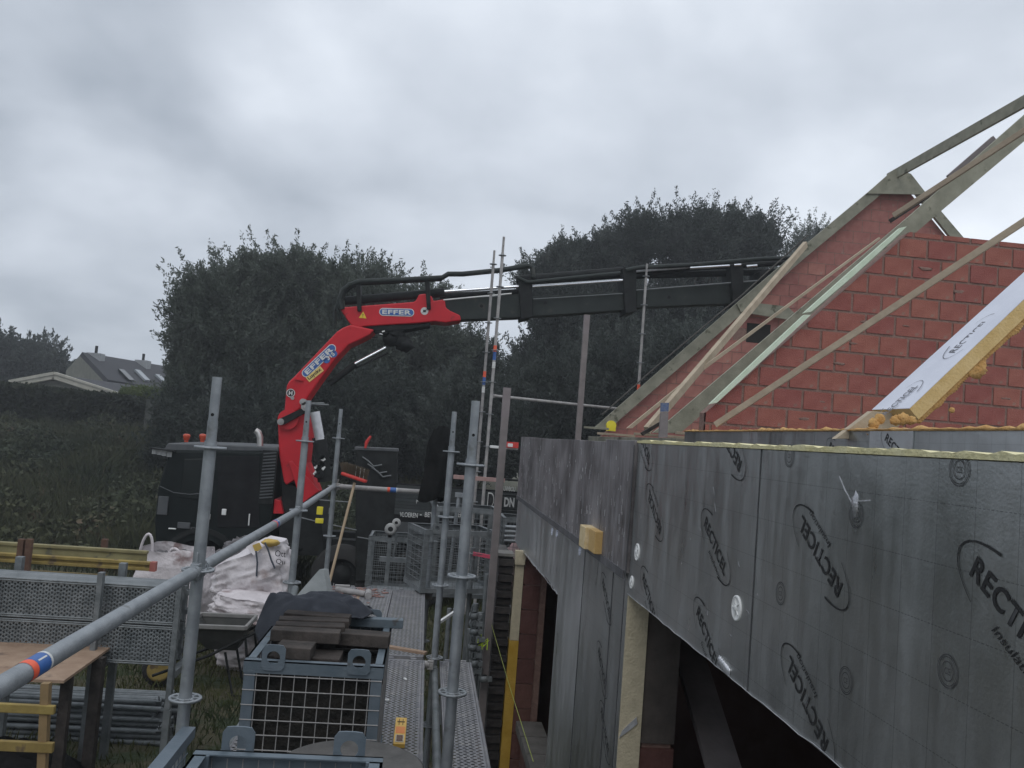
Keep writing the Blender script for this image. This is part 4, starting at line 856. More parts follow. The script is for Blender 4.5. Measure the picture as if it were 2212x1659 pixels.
# ================================================================ things on the ground, left
# steel plank rack
for tier in range(2):
    for k in range(5):
        zz = PY(200, 1343, 7.4).z; xr = PY(388, 1300, 7.4).x
        o = plank(f"{['upper', 'lower'][tier]} tier plank number {['one', 'two', 'three', 'four', 'five'][k]} from the front, on edge in the stack" if False else (['upper', 'lower'][tier]+' row steel plank on edge, '+['nearest to the viewer', 'second from the front', 'third from the front', 'fourth from the front', 'at the back'][k]), xr-2.55-(k % 3)*.02, 7.4+k*.066, zz+.16-tier*.325, me=pmr, rot=Matrix(((0, 1, 0), (0, 0, -1), (-1, 0, 0))).to_euler(), group='steel planks stacked on edge')
rk = thing('plank_rack', 'galvanised post rack holding the steel planks on edge', 'rack', PY(210, 1500, 7.3))
g = G(); zb = zz-.34
for px in (-30, 212, 385): x = PY(px, 1300, 7.3).x; g.bb((x-.022, 7.28, zb-.3), (x+.022, 7.34, zz+.42)); g.bb((x-.03, 7.78, 0), (x+.03, 7.84, zz+.42)); g.bb((x-.03, 7.34, zb-.06), (x+.03, 7.78, zb)); g.bb((x-.028, 7.285, 0), (x+.028, 7.335, zb-.3))
g.obj('posts', galv_dark, rk, bevel=.004)
# yellow formwork beams
def hbeam(label, px, py, Y, L_, hh, mat, wf=.08):
    p = PY(px, py, Y); t = thing('formwork_beam', label, 'formwork beam', (p.x-L_, Y, p.z-hh), 'formwork beams on posts')
    g = G(); g.bb((0, 0, hh-.035), (L_, wf, hh)); g.bb((0, 0, 0), (L_, wf, .035)); g.obj('flange', mat, t, True, bevel=.006)
    g = G(); g.bb((0, wf/2-.015, .035), (L_-.004, wf/2+.015, hh-.035)); g.obj('web', mat, t, True)
    return t
hbeam('top dull yellow formwork beam left of the rubble bags', 317, 1191, 10.3, 3.4, .16, yel_dull)
hbeam('second yellow formwork beam with a red tip, below the top one', 328, 1215, 10.15, 3.4, .10, yel_beam)
g = G(); p = PY(328, 1215, 10.15); g.box((p.x+.01, 10.19, p.z-.05), (.06, .084, .105)); tag(g.obj('red_end_cap', M('faded_red_paint', (.32, .09, .07), (.4, .14, .11), 6, .7)), 'faded red end cap of the second formwork beam', 'cap')
for i, (x0_, x1_, lab) in enumerate(((60, 225, 'bright yellow formwork panel under the beams'), (-120, 48, 'left yellow formwork panel under the beams'))):
    a = PY(x0_, 1232, 10.4); b = PY(x1_, 1268, 10.4); g = G(); g.bb((a.x, 10.4, b.z-.15), (b.x, 10.45, a.z)); tag(g.obj('formwork_panel', yel_beam, bevel=.004), lab, 'panel')
for i, px in enumerate((45, 62, 225)):
    p = PY(px, 1165, 9.95 if i < 2 else 10.6); g = G(); g.bb((p.x-.03, p.y, 0), (p.x+.03, p.y+.06, p.z)); tag(g.obj('rusty_post', M('rusty_steel', (.09, .045, .03), (.14, .08, .05), 9, .9)), ['left rusty post in front of the yellow beams', 'right rusty post in front of the yellow beams', 'rusty post behind the yellow panels'][i], 'post')
# tube pile
ltube = None; xr = PZ(392, 1590, 0).x; cnt = 0
lt = G(); lt.tube((-2.1, 0, 0), (0, 0, 0), .024, 12); lt.beam((0, 0, 0), (.05, 0, 0), .035, .065); lt.box((.03, 0, .02), (.008, .01, .13)); lm = lt.mesh('stacked_tube', galv_dark)
for r_ in range(8):
    for k in range(6):
        if r_ > 4 and k < r_-4: pass
        z = .03+r_*.046; y = 8.15+k*.055+(r_ % 2)*.026+r_*.012
        o = bpy.data.objects.new('stacked_tube', lm); COL.objects.link(o); sc_ = random.uniform(.86, 1.0)
        o.location = (xr-random.uniform(0, .26), y, z); o.scale = (sc_, 1, 1); o.rotation_euler = (random.random()*6, random.uniform(-.01, .01), random.uniform(-.012, .012))
        tag(o, 'galvanised ledger tube in the pile on the grass under the plank rack', 'tube', 'ledger tubes piled on the grass')
# plywood table with yellow trestle
tb = thing('plywood_table', 'worn plywood sheet on a trestle, lower left under the guardrail', 'table', PZ(140, 1469, 1.05))
g = G(); g.prism([PZ(138, 1470, 1.05), PZ(100, 1469, 1.05), PZ(-160, 1452, 1.05), PZ(-140, 1376, 1.05), PZ(20, 1388, 1.05), PZ(45, 1381, 1.05), PZ(268, 1377, 1.05)], (0, 0, -.02)); g.obj('tabletop', wood_plate, tb)
g = G(); p = PZ(215, 1420, 1.03); g.bb((p.x-.04, p.y-.04, 0), (p.x+.04, p.y+.04, 1.03)); g.obj('leg', wood_dark, tb)
g = G(); p = PZ(135, 1470, 1.02); g.bb((p.x-.035, p.y+.06, 0), (p.x+.035, p.y+.12, 1.02)); g.obj('leg', wood_dark, tb)
g = G(); p = PZ(-60, 1430, 1.03); g.bb((p.x-.04, p.y, 0), (p.x+.04, p.y+.08, 1.03)); g.obj('leg', wood_dark, tb)
def yb(px0, px1, py0, py1, Y, mat, lab):
    a = PY(px0, py0, Y); b = PY(px1, py1, Y); g = G(); g.bb((a.x, Y, b.z), (b.x, Y+.03, a.z)); return g, lab
tr = thing('yellow_trestle', 'yellow wooden ladder trestle in the lower left corner', 'trestle', PY(60, 1600, 5.7))
for (x0_, x1_, y0_, y1_, Y, mt) in ((-80, 115, 1521, 1545, 5.7, yel_beam), (-80, 112, 1602, 1628, 5.7, yel_beam)):
    a = PY(x0_, y0_, Y); b = PY(x1_, y1_, Y); g = G(); g.bb((a.x, Y, b.z), (b.x, Y+.035, a.z+.012)); g.obj('rung', mt, tr, bevel=.005)
for px0, px1 in ((94, 110),):
    a = PY(px0+6, 1475, 5.74); b = PY(px0-4, 1700, 5.74); g = G(); g.beam(a, b, .05, .05, (0, 1, 0)); g.obj('leg', M('yellow_brown_leg', (.22, .15, .07), (.3, .2, .1), 6, .85), tr)
a = PY(-60, 1475, 5.74); g = G(); g.beam(a, a+Vector((0, 0, -.9)), .05, .05, (0, 1, 0)); g.obj('leg', MATS['yellow_brown_leg'], tr)
drape('dark_tarpaulin', 'dark tarpaulin heap on the ground under the plywood table', 'tarpaulin', (PZ(110, 1640, 0).x, 7.0, .02), .65, .5, .34, 8.1, canvas, .10)
# rubble bags
def bag(label, c, size, seed, mat, rot=(0, 0, 0), wr=.05, open_top=True, handles=True, sag=.3, group='white rubble bags', lean=0, heap=0):
    t = thing('rubble_bag', label, 'big bag', c, group, rot); w, d, h = size; n = 30; vs = []; fs = []
    per = 4*n; m_ = 26
    for j in range(m_+1):
        f = j/m_
        for i in range(per):
            s_ = i/per*4; k = int(s_); u = s_-k; p = [(-1+2*u, -1), (1, -1+2*u), (1-2*u, 1), (-1, 1-2*u)][k]
            rr = math.hypot(*p); p = (p[0]/rr**.45, p[1]/rr**.45); bul = 1+.16*math.sin(math.pi*min(1, f*1.05))-.06*f
            q = Vector((p[0]*1.3, p[1]*1.3, f*1.5+seed)); nz_ = mnoise.noise(q*1.7)*.8+mnoise.noise(Vector((p[0]*2, p[1]*2, f*14+seed)))*.55+abs(mnoise.noise(Vector((p[0]*5, p[1]*5, f*5+seed*2))))*.5
            x = p[0]*w/2*bul+p[0]*nz_*wr; y = p[1]*d/2*bul+p[1]*nz_*wr
            z = h*f*(1-sag*.35*mnoise.noise(Vector((p[0]+seed, p[1], 1)))*f)+lean*p[0]*f
            if f < .05: x *= .95; y *= .95
            vs.append((x, y, max(0, z)))
    for j in range(m_):
        for i in range(per): fs.append((j*per+i, j*per+(i+1) % per, (j+1)*per+(i+1) % per, (j+1)*per+i))
    g = G(); g.add(vs, fs, 0, True)
    if not open_top:
        top = vs[-per:]; cx = sum(v[0] for v in top)/per; cy = sum(v[1] for v in top)/per; cz = sum(v[2] for v in top)/per
        ring = [(cx+(v[0]-cx)*.55, cy+(v[1]-cy)*.55, v[2]+h*.08*(1+mnoise.noise(Vector((v[0]*5, v[1]*5, seed))))) for v in top]
        g.add(top+ring+[(cx, cy, cz+h*.12)], [(i, (i+1) % per, per+(i+1) % per, per+i) for i in range(per)]+[(per+i, per+(i+1) % per, 2*per) for i in range(per)], 0, True)
    g.obj('bag_body', mat, t, True)
    if open_top:
        g = G(); rs = random.Random(seed)
        for i in range(60 if not heap else 150): a = rs.random()*6.3; r = rs.random()**.5*(.42 if not heap else .52); g.ball((math.cos(a)*r*w*.95, math.sin(a)*r*d*.95, h*(.84+.07*rs.random())+heap*max(0, 1-(r/.5)**2)**.5*rs.uniform(.5, 1)), .05+.06*rs.random(), 7, 5, (1, 1, .8), nz=.8)
        g.obj('rubble', rubble, t, True)
    if handles:
        for sx_, lean_ in ((-.36, .3), (.05, -.3), (.38, .35)):
            x = sx_*w; g = G(); pts = []
            for i in range(13):
                a = math.pi*i/12; pts.append((x-.08*math.cos(a)+.05*math.sin(a)*lean_, -d*.40, h*.93+(.30 if sx_ < 0 else .13)*math.sin(a)))
            g.path(pts, .020, 6); g.obj('carry_loop', mat, t, True)
    return t
p = PY(362, 1260, 11.8); bag('left white rubble bag with carry loops standing up behind the planks', (p.x, 12.2, .0), (.92, .9, 1.16), 1.2, bagm2)
p = PY(520, 1260, 12.6); bag('open rubble bag partly behind the nearest outer pole', (p.x, 13.0, 0), (.86, .9, 1.02), 4.4, bagm, handles=False, heap=.34)
p = PY(548, 1240, 11.0); tbg = bag('slumped white bag with black lettering and a yellow corner', (p.x, 11.3, .72), (.82, .8, .62), 7.7, bagm, rot=(0, math.radians(-9), 0), open_top=False, handles=False, wr=.08, lean=.12)
p = PY(533, 1290, 10.5); bag('low folded pinkish white bag under the lettered bag', (p.x, 10.8, .47), (.82, .7, .40), 9.1, bagm2, rot=(0, math.radians(5), 0), open_top=False, handles=False, wr=.09)
p = PY(520, 1335, 10.4); bag('lowest white bag behind the wheelbarrow', (p.x, 10.95, 0), (.6, .6, .56), 12.1, bagm2, open_top=False, handles=False, wr=.06)
Yt = 10.80
text_part('Ott', 'printed_lettering', blackprint, PY(608, 1198, Yt), (1, 0, -.05), (0, 0, 1), width=.125, height=.075, parent=None, bold=.02).name = 'printed_lettering'
to1 = bpy.data.objects['printed_lettering.012'] if 'printed_lettering.012' in bpy.data.objects else None
# ---- the letters belong to the bag: rebuild as children
for o in [o for o in bpy.data.objects if o.name.startswith('printed_lettering') and o.parent is None]: bpy.data.objects.remove(o)
def on_bag(o, par):                                   # keep world placement although the bag is tilted
    bpy.context.view_layer.update(); o.parent = par; o.matrix_parent_inverse = par.matrix_world.inverted(); return o
on_bag(text_part('Ott', 'printed_lettering', blackprint, PY(606, 1196, Yt), (1, 0, -.05), (0, 0, 1), width=.13, height=.075, bold=.0), tbg)
on_bag(text_part('Qu', 'printed_lettering', blackprint, PY(606, 1214, Yt), (1, 0, -.05), (0, 0, 1), width=.11, height=.07, bold=.0), tbg)
g = G(); g.prism([PY(528, 1178, 10.85), PY(552, 1168, 10.9), PY(566, 1185, 10.85), PY(548, 1200, 10.8)], (.0, .02, .0)); on_bag(g.obj('white_flap', bagm), tbg)
g = G(); g.prism([PY(545, 1178, 10.83), PY(560, 1172, 10.83), PY(566, 1184, 10.83), PY(552, 1194, 10.83)], (0, .01, 0)); g.ball(PY(585, 1172, 10.95), .09, 12, 8, (1.2, .6, .5), nz=.4); on_bag(g.obj('yellow_corner', M('yellow_bag_corner', (.5, .34, .08), (.6, .42, .12), 8, .8)), tbg)
for pts in ([(553, 1190), (556, 1215), (554, 1245)], [(572, 1172), (580, 1190), (586, 1210), (594, 1228)]):
    g = G(); g.path([PY(a, b, 10.82) for a, b in pts], .012, 6); on_bag(g.obj('strap', strapm), tbg)
# wheelbarrow
wb = thing('wheelbarrow', 'dark wheelbarrow with grey rim and yellow wheel behind the nearest outer pole', 'wheelbarrow', PZ(450, 1440, 0))
Yw = 9.6; a = PY(405, 1350, Yw); b = PY(530, 1362, Yw); zt = a.z; x0_, x1_ = a.x, b.x
top = [(x0_, Yw-.05, zt), (x1_, Yw, zt-.0), (x1_, Yw+.58, zt), (x0_, Yw+.55, zt)]; bot = [(x0_+.2, Yw+.12, zt-.27), (x1_-.1, Yw+.12, zt-.27), (x1_-.1, Yw+.45, zt-.27), (x0_+.2, Yw+.45, zt-.27)]
g = G(); g.add(top+bot, [(0, 1, 5, 4), (1, 2, 6, 5), (2, 3, 7, 6), (3, 0, 4, 7), (4, 5, 6, 7)]); o = g.obj('tray', M('dark_tray', (.035, .037, .035), (.06, .06, .055), 8, .8), wb); sm_ = o.modifiers.new('s', 'SOLIDIFY'); sm_.thickness = .004
g = G()
for i in range(4): g.beam(top[i], top[(i+1) % 4], .035, .05)
g.obj('rim', M('grey_rim', (.20, .20, .19), (.28, .27, .26), 8, .7, .2), wb, bevel=.01)
wc = PZ(388, 1440, 0)+Vector((0, 0, .19)); wc.y = Yw+.28
g = G(); g.lathe([(.10, -.035), (.17, -.04), (.19, 0), (.17, .04), (.10, .035)], wc, 24, 'y'); g.obj('tyre', rubber, wb)
g = G(); g.lathe([(.0001, -.03), (.10, -.037), (.125, -.042), (.125, .042), (.10, .037), (.0001, .03)], wc, 24, 'y'); g.obj('wheel_rim', yel_beam, wb)
for s_ in (.0, .5):
    g = G(); g.path([wc+Vector((0, s_-.25, 0)), (x0_+.25, Yw+.05+s_, zt-.32), (x1_+.1, Yw+.05+s_, zt-.05), (x1_+.45, Yw+.05+s_, zt+.05)], .016, 8); g.obj('handle', blackm, wb)
    g = G(); g.path([(x1_-.2, Yw+.05+s_, zt-.28), (x1_-.08, Yw+.05+s_, .02), (x1_+.1, Yw+.05+s_, .02), (x1_, Yw+.05+s_, zt-.12)], .014, 8); g.obj('leg', blackm, wb)
# ================================================================ truck
YT = 14.6
tk = thing('crane_truck', 'black crane truck with orange beacons parked beyond the scaffold', 'truck', (-3, YT+1.2, 0))
def tp(poly, Y0, dep, name, mat, par=tk, bevel=.01): g = G(); g.prism([PY(a, b, Y0) for a, b in poly], (0, dep, 0)); return g.obj(name, mat, par, bevel=bevel)
body = tp([(338, 1215), (333, 1130), (340, 1060), (362, 985), (372, 972), (585, 975), (588, 1215)], YT, 2.4, 'cab_body', cabp, bevel=.04)
tp([(352, 975), (362, 957), (470, 960), (600, 966), (602, 975)], YT+.05, 2.3, 'roof_deflector', M('dark_grey_cab_trim', (.06, .065, .07), (.09, .095, .10), 6, .6), bevel=.02)
tp([(388, 1075), (398, 992), (455, 990), (455, 1082)], YT-.012, .011, 'side_window', glass)
tp([(470, 1140), (470, 985), (560, 986), (560, 1140)], YT-.008, .008, 'door_panel', blackp)
ws = G(); ws.prism([PY(343, 1060, YT+.15)-Vector((.02, 0, 0)), PY(364, 990, YT+.15)-Vector((.02, 0, 0)), PY(368, 990, YT+.15)-Vector((.02, 0, 0)), PY(347, 1060, YT+.15)-Vector((.02, 0, 0))], (0, 2.1, 0)); ws.obj('windscreen', glass, tk)
for i, (a, b) in enumerate(((336, 975), (347, 977), (357, 979), (368, 981))):
    g = G(); g.box(PY(a, b, YT-.02+.06), (.075, .12, .085)); g.obj('roof_lamp', M('lamp_lens', (.35, .36, .36), (.5, .5, .5), 30, .25), tk)
g = G(); g.beam(PY(330, 968, YT), PY(380, 974, YT), .25, .02); g.obj('sun_visor', blackm, tk)
for px in (402, 437):
    c = PY(px, 955, YT+.5); g = G(); g.tube(c, c+Vector((0, 0, .05)), .035, 12); g.lathe([(.045, .04), (.055, .08), (.062, .11), (.05, .135), (.0001, .145)], c, 16); g.obj('beacon', orangeglass, tk)
c = [PY(562, 968, YT+.3), PY(562, 945, YT+.3), PY(558, 934, YT+.3), PY(552, 930, YT+.3)]; g = G(); g.path(c, [.05, .055, .055, .05], 14); g.obj('exhaust_pipe', M('steel_exhaust', (.5, .49, .47), (.62, .6, .58), 9, .35, .7), tk)
g = G(); a = PY(568, 972, YT-.02); b = PY(592, 1090, YT-.02); g.bb((a.x, YT-.02, b.z), (b.x-.02, YT+.5, a.z)); g.obj('intake_housing', blackm, tk)
for i in range(15):
    z = a.z-.04-i*(a.z-b.z-.1)/15; g = G(); g.beam((a.x+.02, YT-.032, z-.02), (b.x-.04, YT-.032, z+.012), .02, .022); g.obj('vent_slat', MATS['dark_grey_cab_trim'], tk)
for (a_, b_, w, h, mt, nm) in ((352, 1092, .16, .3, MATS['dark_grey_cab_trim'], 'headlamp'), (397, 1135, .2, .1, MATS['dark_grey_cab_trim'], 'bumper_step'), (448, 1116, .09, .09, whitep, 'mirror_face'), (484, 1106, .07, .1, whitep, 'mirror_face'), (372, 1142, .12, .02, whitep, 'marker_strip')):
    g = G(); g.box(PY(a_, b_, YT-.03), (w, .04, h)); g.obj(nm, mt, tk, bevel=.008)
text_part('DAF', 'badge_letters', MATS['dark_grey_cab_trim'], PY(429, 1144, YT-.02), (1, 0, 0), (0, 0, 1), width=.26, height=.07, parent=tk, bold=.02)
g = G(); g.path([PY(345, 1050, YT-.06), PY(375, 1064, YT-.06), PY(410, 1068, YT-.06), PY(450, 1065, YT-.06)], .008, 6); g.obj('wiper_arm', MATS['dark_grey_cab_trim'], tk)
g = G(); g.path([PY(537, 1135, YT-.05), PY(539, 1110, YT-.05)], .012, 6); g.obj('grab_handle', whitep, tk)
def arc(c, r0, r1, a0, a1, Y0, dep, name, mat):
    g = G(); n = 14; po = [Vector((c[0]+r1*math.cos(math.radians(a0+(a1-a0)*i/n)), Y0, c[1]+r1*math.sin(math.radians(a0+(a1-a0)*i/n)))) for i in range(n+1)]+[Vector((c[0]+r0*math.cos(math.radians(a1-(a1-a0)*i/n)), Y0, c[1]+r0*math.sin(math.radians(a1-(a1-a0)*i/n)))) for i in range(n+1)]
    for i in range(n): g.prism([po[i], po[i+1], po[2*n-i], po[2*n+1-i]], (0, dep, 0))
    return g.obj(name, mat, tk)
wx = [PY(430, 1230, YT).x, PY(566, 1235, YT).x-.0, PY(735, 1245, YT).x, PY(900, 1245, YT).x]
for i, x in enumerate((wx[0], wx[2], wx[3])):
    g = G(); g.lathe([(.28, .0), (.46, .0), (.5, .04), (.5, .24), (.46, .28), (.28, .28)], (x, YT+.0, .52), 32, 'y'); w_ = g.obj('wheel', rubber, tk)
    g = G(); g.lathe([(.28, .005), (.27, .07), (.16, .10), (.15, .05), (.0001, .05)], (x, YT, .52), 24, 'y')
    for k in range(8): g.tube((x+.2*math.cos(k*.785), YT+.06, .52+.2*math.sin(k*.785)), (x+.2*math.cos(k*.785), YT+.03, .52+.2*math.sin(k*.785)), .015, 6)
    o = g.obj('wheel_hub', blackm, tk)
arc((wx[0], .52), .56, .64, 10, 170, YT-.03, .5, 'mudguard', blackm)
g = G(); g.ball(PY(575, 1180, YT+.2), .42, 20, 12, (1.5, .6, .28)); g.obj('air_tank', blackm, tk)
for y_ in (.5, 1.6): g = G(); g.bb((-4.3, YT+y_, .75), (5.0, YT+y_+.3, 1.05)); g.obj('chassis_rail', blackm, tk)
g = G(); g.bb((-1.0, YT, 1.12), (5.2, YT+2.45, 1.25)); g.obj('load_bed', blackm, tk)
tp([(768, 1255), (768, 968), (858, 972), (856, 1255)], YT-.05, .35, 'tool_cabinet', blackm, bevel=.01)
tp([(766, 972), (766, 965), (860, 969), (860, 976)], YT-.07, .38, 'cabinet_cap', MATS['dark_grey_cab_trim'])
g = G()
for k, (a_, b_) in enumerate(((795, 995), (806, 1010), (815, 1018))): g.path([PY(a_-12, b_-8, YT-.09), PY(a_, b_, YT-.1), PY(a_+12, b_+12, YT-.09), PY(a_+30, b_+9, YT-.08)], .012, 6)
g.obj('hose', greyplastic, tk)
g = G(); g.path([PY(789, 968, YT-.1), PY(792, 955, YT-.1), PY(801, 942, YT-.1)], [.018, .03, .02], 8); g.obj('red_lever', redplastic, tk)
for (a_, b_, w, h) in ((691, 1103, .1, .13), (690, 1125, .13, .08), (716, 1104, .09, .1)):
    g = G(); g.box(PY(a_, b_, YT-.1), (w, .05, h)); g.obj('side_lamp', yelplastic if a_ < 700 else greyplastic, tk, bevel=.008)
for pts in ([(650, 1118), (690, 1128)], [(708, 1132), (770, 1145)], [(690, 1080), (760, 1085)], [(772, 1160), (860, 1175)]):
    g = G(); g.path([PY(a_, b_, YT-.1) for a_, b_ in pts], .01, 6); g.obj('side_rail', greyplastic, tk)
# lettered side board of the bed, horizontal slats
sb0 = PY(857, 1046, YT-.1); sb1 = PY(1240, 1121, YT-.1)
g = G(); g.bb((sb0.x, YT-.06, sb0.z-.62), (sb1.x+.6, YT-.02, sb0.z+.02)); bd = g.obj('side_board', blackp, tk)
slm = M('dark_printed_slat', (.028, .034, .035), (.05, .056, .056), 4, .5, rand=.2)
for k in range(9):
    z = sb0.z-.01-k*.055; g = G(); g.bb((sb0.x, YT-.085, z-.048), (sb1.x+.6, YT-.0601, z)); g.obj('board_slat', slm, bd)
def tt(s, x0_, x1_, y0_, y1_, mat=whiteprint, bold=.012, sh=0, rot=0): 
    a = PY((x0_+x1_)/2, (y0_+y1_)/2, YT-.09); c_, s_ = math.cos(rot), math.sin(rot)
    return text_part(s, 'lettering', mat, a, (c_, 0, s_), (-s_, 0, c_), width=(x1_-x0_)/F*YT, height=(y1_-y0_)/F*YT, parent=tk, bold=bold, shear=sh, ext=.01)
tt('VLOEREN', 864, 902, 1107, 1117); tt('-', 907, 911, 1111, 1113); tt('BETE', 918, 940, 1107, 1117); tt('TERR', 984, 1005, 1107, 1117); tt('UWBOU', 1088, 1113, 1051, 1061); tt('D', 1053, 1067, 1064, 1096, bold=.05); tt('D', 1054.5, 1065.5, 1067, 1093, blackprint, bold=.06).location.y -= .004; tt('DN', 1089, 1111, 1075, 1095, bold=.04)
tt('Algem', 893, 922, 1072, 1079, sh=.4, rot=math.radians(55), bold=0)
tp([(927, 1080), (946, 1080), (939, 1104)], YT-.125, .02, 'trowel_emblem', greyplastic); tp([(957, 1072), (972, 1073), (970, 1088), (957, 1086)], YT-.125, .02, 'emblem', greyplastic)
for k in range(4): g = G(); a = PY(1068, 1000+k*34, YT-.4); g.beam(a, a+Vector((.6, 0, 0)), .1, .03); g.obj('rack_shelf', blackm, tk)
# ================================================================ crane
YC = 14.7
ck = thing('loader_crane', 'red loader crane with its dark telescopic arm reaching over the house', 'crane', PY(640, 1085, YC))
def cp(poly, name, mat, Y0=YC, dep=.55, bevel=.012, par=ck): g = G(); g.prism([PY(a, b, Y0) for a, b in poly], (0, dep, 0)); return g.obj(name, mat, par, bevel=bevel)
cp([(600, 915), (603, 985), (613, 1040), (618, 1048), (640, 1035), (655, 1085), (687, 1064), (662, 1000), (668, 945), (662, 892), (612, 892)], 'column', redp, dep=.62, bevel=.02)
cp([(623, 998), (630, 995), (690, 1060), (655, 1086), (648, 1078)], 'column_brace', redp, YC-.07, .06)
cp([(590, 1110), (592, 1078), (606, 1082), (612, 1110)], 'column_foot', redp, YC-.05, .8)
cp([(600, 1200), (610, 1040), (690, 1070), (700, 1200)], 'crane_base', blackm, YC+.06, 1.2)
g = G(); c = PY(622, 906, YC-.06); g.tube(c, c+Vector((0, .7, 0)), .17, 24); g.obj('pivot_boss', redp, ck, bevel=.01)
b1 = cp([(614, 887), (619, 834), (624, 824), (634, 815), (728, 716), (740, 708), (757, 701), (808, 712), (800, 722), (775, 735), (752, 745), (722, 778), (690, 822), (665, 858), (647, 884), (625, 897)], 'inner_boom', redp, dep=.6, bevel=.025)
b2 = cp([(732, 664), (893, 652), (899, 648), (905, 636), (918, 634), (933, 640), (936, 650), (961, 646), (963, 664), (972, 671), (994, 681), (996, 692), (962, 697), (940, 694), (900, 698), (784, 705), (766, 712), (752, 694)], 'outer_boom', redp, YC+.02, .5, .02)
cp([(748, 667), (760, 665), (790, 702), (900, 701), (930, 697), (930, 703), (880, 712), (790, 716), (768, 716)], 'boom_underside', blackm, YC+.06, .42)
g = G()
for a in ((838, 712), (855, 722), (868, 738), (845, 735), (875, 745), (862, 708)): g.ball(PY(a[0], a[1], YC+.2), .13, 10, 7, (1.2, 1.2, .9), nz=.5)
g.obj('knuckle_joint', blackm, ck)
def ct(a, b, r, name, mat, Y=YC+.2, par=ck): g = G(); g.tube(PY(*a, Y), PY(*b, Y), r, 14); return g.obj(name, mat, par)
ct((712, 829), (768, 787), .055, 'knuckle_cylinder', blackm); ct((766, 787), (834, 751), .035, 'piston_rod', chrome); ct((768, 795), (838, 762), .018, 'hose', blackm)
ct((680, 890), (691, 950), .085, 'lift_piston_rod', M('dull_chrome', (.45, .45, .47), (.6, .6, .62), 8, .35, .6), YC-.15); ct((690, 945), (702, 1040), .12, 'lift_cylinder', blackm, YC-.1)
cp([(602, 905), (660, 878), (668, 868), (660, 892), (612, 918), (602, 914)], 'link_arm', blackm, YC-.12, .05)
for (a, b, r) in ((606, 911, .055), (660, 878, .075), (654, 868, .055)):
    g = G(); c = PY(a, b, YC-.16); g.tube(c, c+Vector((0, .12, 0)), r, 16); g.tube(c-Vector((0, .02, 0)), c, r*.45, 10); g.obj('pin', M('greased_pin', (.3, .29, .28), (.42, .41, .4), 9, .4, .5), ck)
for (a, b) in ((690, 866), (700, 870)): ct((664, 872), (a+10, b+5), .018, 'hose', galv_dark, YC-.1)
g = G()
for i in range(26): p = PY(random.uniform(680, 700), random.uniform(985, 1030), YC-.25); g.box(p, (.04, .03, .07), Matrix.Rotation(random.random(), 3, 'Y'), random.choice((0, 0, 0, 0, 1)))
g.obj('control_valves', [blackm, whitep], ck)
# telescopic extensions, hoses, cylinders
def ext(x0_, x1_, t0, t1, bo0, bo1, dep, Yo, mat=boomg): cp([(x0_, t0), (x1_, t1), (x1_, bo1), (x0_, bo0)], 'boom_section', mat, YC+Yo, dep, .008)
ext(958, 1150, 648, 633, 692, 684, .36, .08); ext(1150, 1375, 640, 628, 683, 668, .32, .10); ext(1375, 1720, 622, 603, 664, 650, .28, .12)
for (x, t, b, w) in ((1120, 600, 690, 30), (1345, 572, 678, 30), (1578, 570, 662, 28), (1640, 580, 655, 20)): cp([(x, t+6), (x+w, t), (x+w, b-6), (x+6, b)], 'boom_collar', blackm, YC, .5, .01)
ct((745, 650), (960, 632), .075, 'extension_cylinder', blackm, YC+.2); ct((960, 630), (1135, 618), .028, 'piston_rod', chrome, YC+.05); ct((950, 640), (1120, 630), .05, 'extension_cylinder', blackm, YC+.25); ct((958, 648), (1105, 634), .012, 'slide_rail', whitep, YC+.02)
ct((1150, 619), (1350, 605), .028, 'piston_rod', chrome, YC+.05); ct((1115, 604), (1345, 585), .07, 'extension_cylinder', blackm, YC+.2); ct((1350, 588), (1720, 566), .05, 'extension_cylinder', blackm, YC+.2); ct((1150, 610), (1345, 597), .03, 'extension_cylinder', blackm, YC+.3); ct((1352, 596), (1720, 586), .06, 'extension_cylinder', blackm, YC+.3)
ct((1365, 587), (1560, 572), .018, 'piston_rod', M('dull_chrome', (.45, .45, .47)), YC+.02); ct((1490, 579), (1575, 574), .03, 'piston_rod', chrome, YC-.02); ct((1585, 573), (1600, 572), .03, 'piston_rod', chrome, YC-.02); ct((1612, 576), (1635, 574), .03, 'piston_rod', chrome, YC-.02); ct((1360, 628), (1640, 606), .012, 'slide_rail', greyplastic, YC+.05); ct((1152, 646), (1345, 634), .008, 'slide_rail', greyplastic, YC+.05)
def hose(pts, r, Y=YC-.02): g = G(); g.path([PY(a, b, Y) for a, b in pts], r, 8); g.obj('hose', boomg, ck)
hose([(738, 668), (733, 650), (740, 628), (755, 615), (778, 608), (860, 605), (955, 600), (968, 592), (1000, 592), (1080, 584), (1140, 574), (1150, 576), (1152, 600)], .045)
hose([(742, 668), (738, 652), (745, 632), (760, 620), (780, 613), (955, 604)], .03, YC+.03); hose([(1352, 584), (1380, 578), (1500, 572), (1640, 560), (1730, 556)], .04); hose([(736, 690), (728, 662), (736, 640), (748, 625)], .03, YC+.08); hose([(1118, 600), (1140, 610), (1180, 606), (1340, 590)], .035)
hose([(725, 700), (722, 672), (733, 650)], .025, YC+.1)
for x, t, b in ((768, 612, 672), (918, 604, 668)): cp([(x, t), (x+10, t), (x+13, b), (x+4, b)], 'hose_bracket', blackm, YC-.03, .3)
for (a, b) in ((1040, 661), (1178, 654), (1395, 645), (1445, 642)):
    g = G(); c = PY(a, b, YC+.07 if a < 1150 else YC+.09 if a < 1375 else YC+.11); g.tube(c, c+Vector((0, .02, 0)), .03, 12); g.obj('pin_hole', blackp, ck)
g = G()
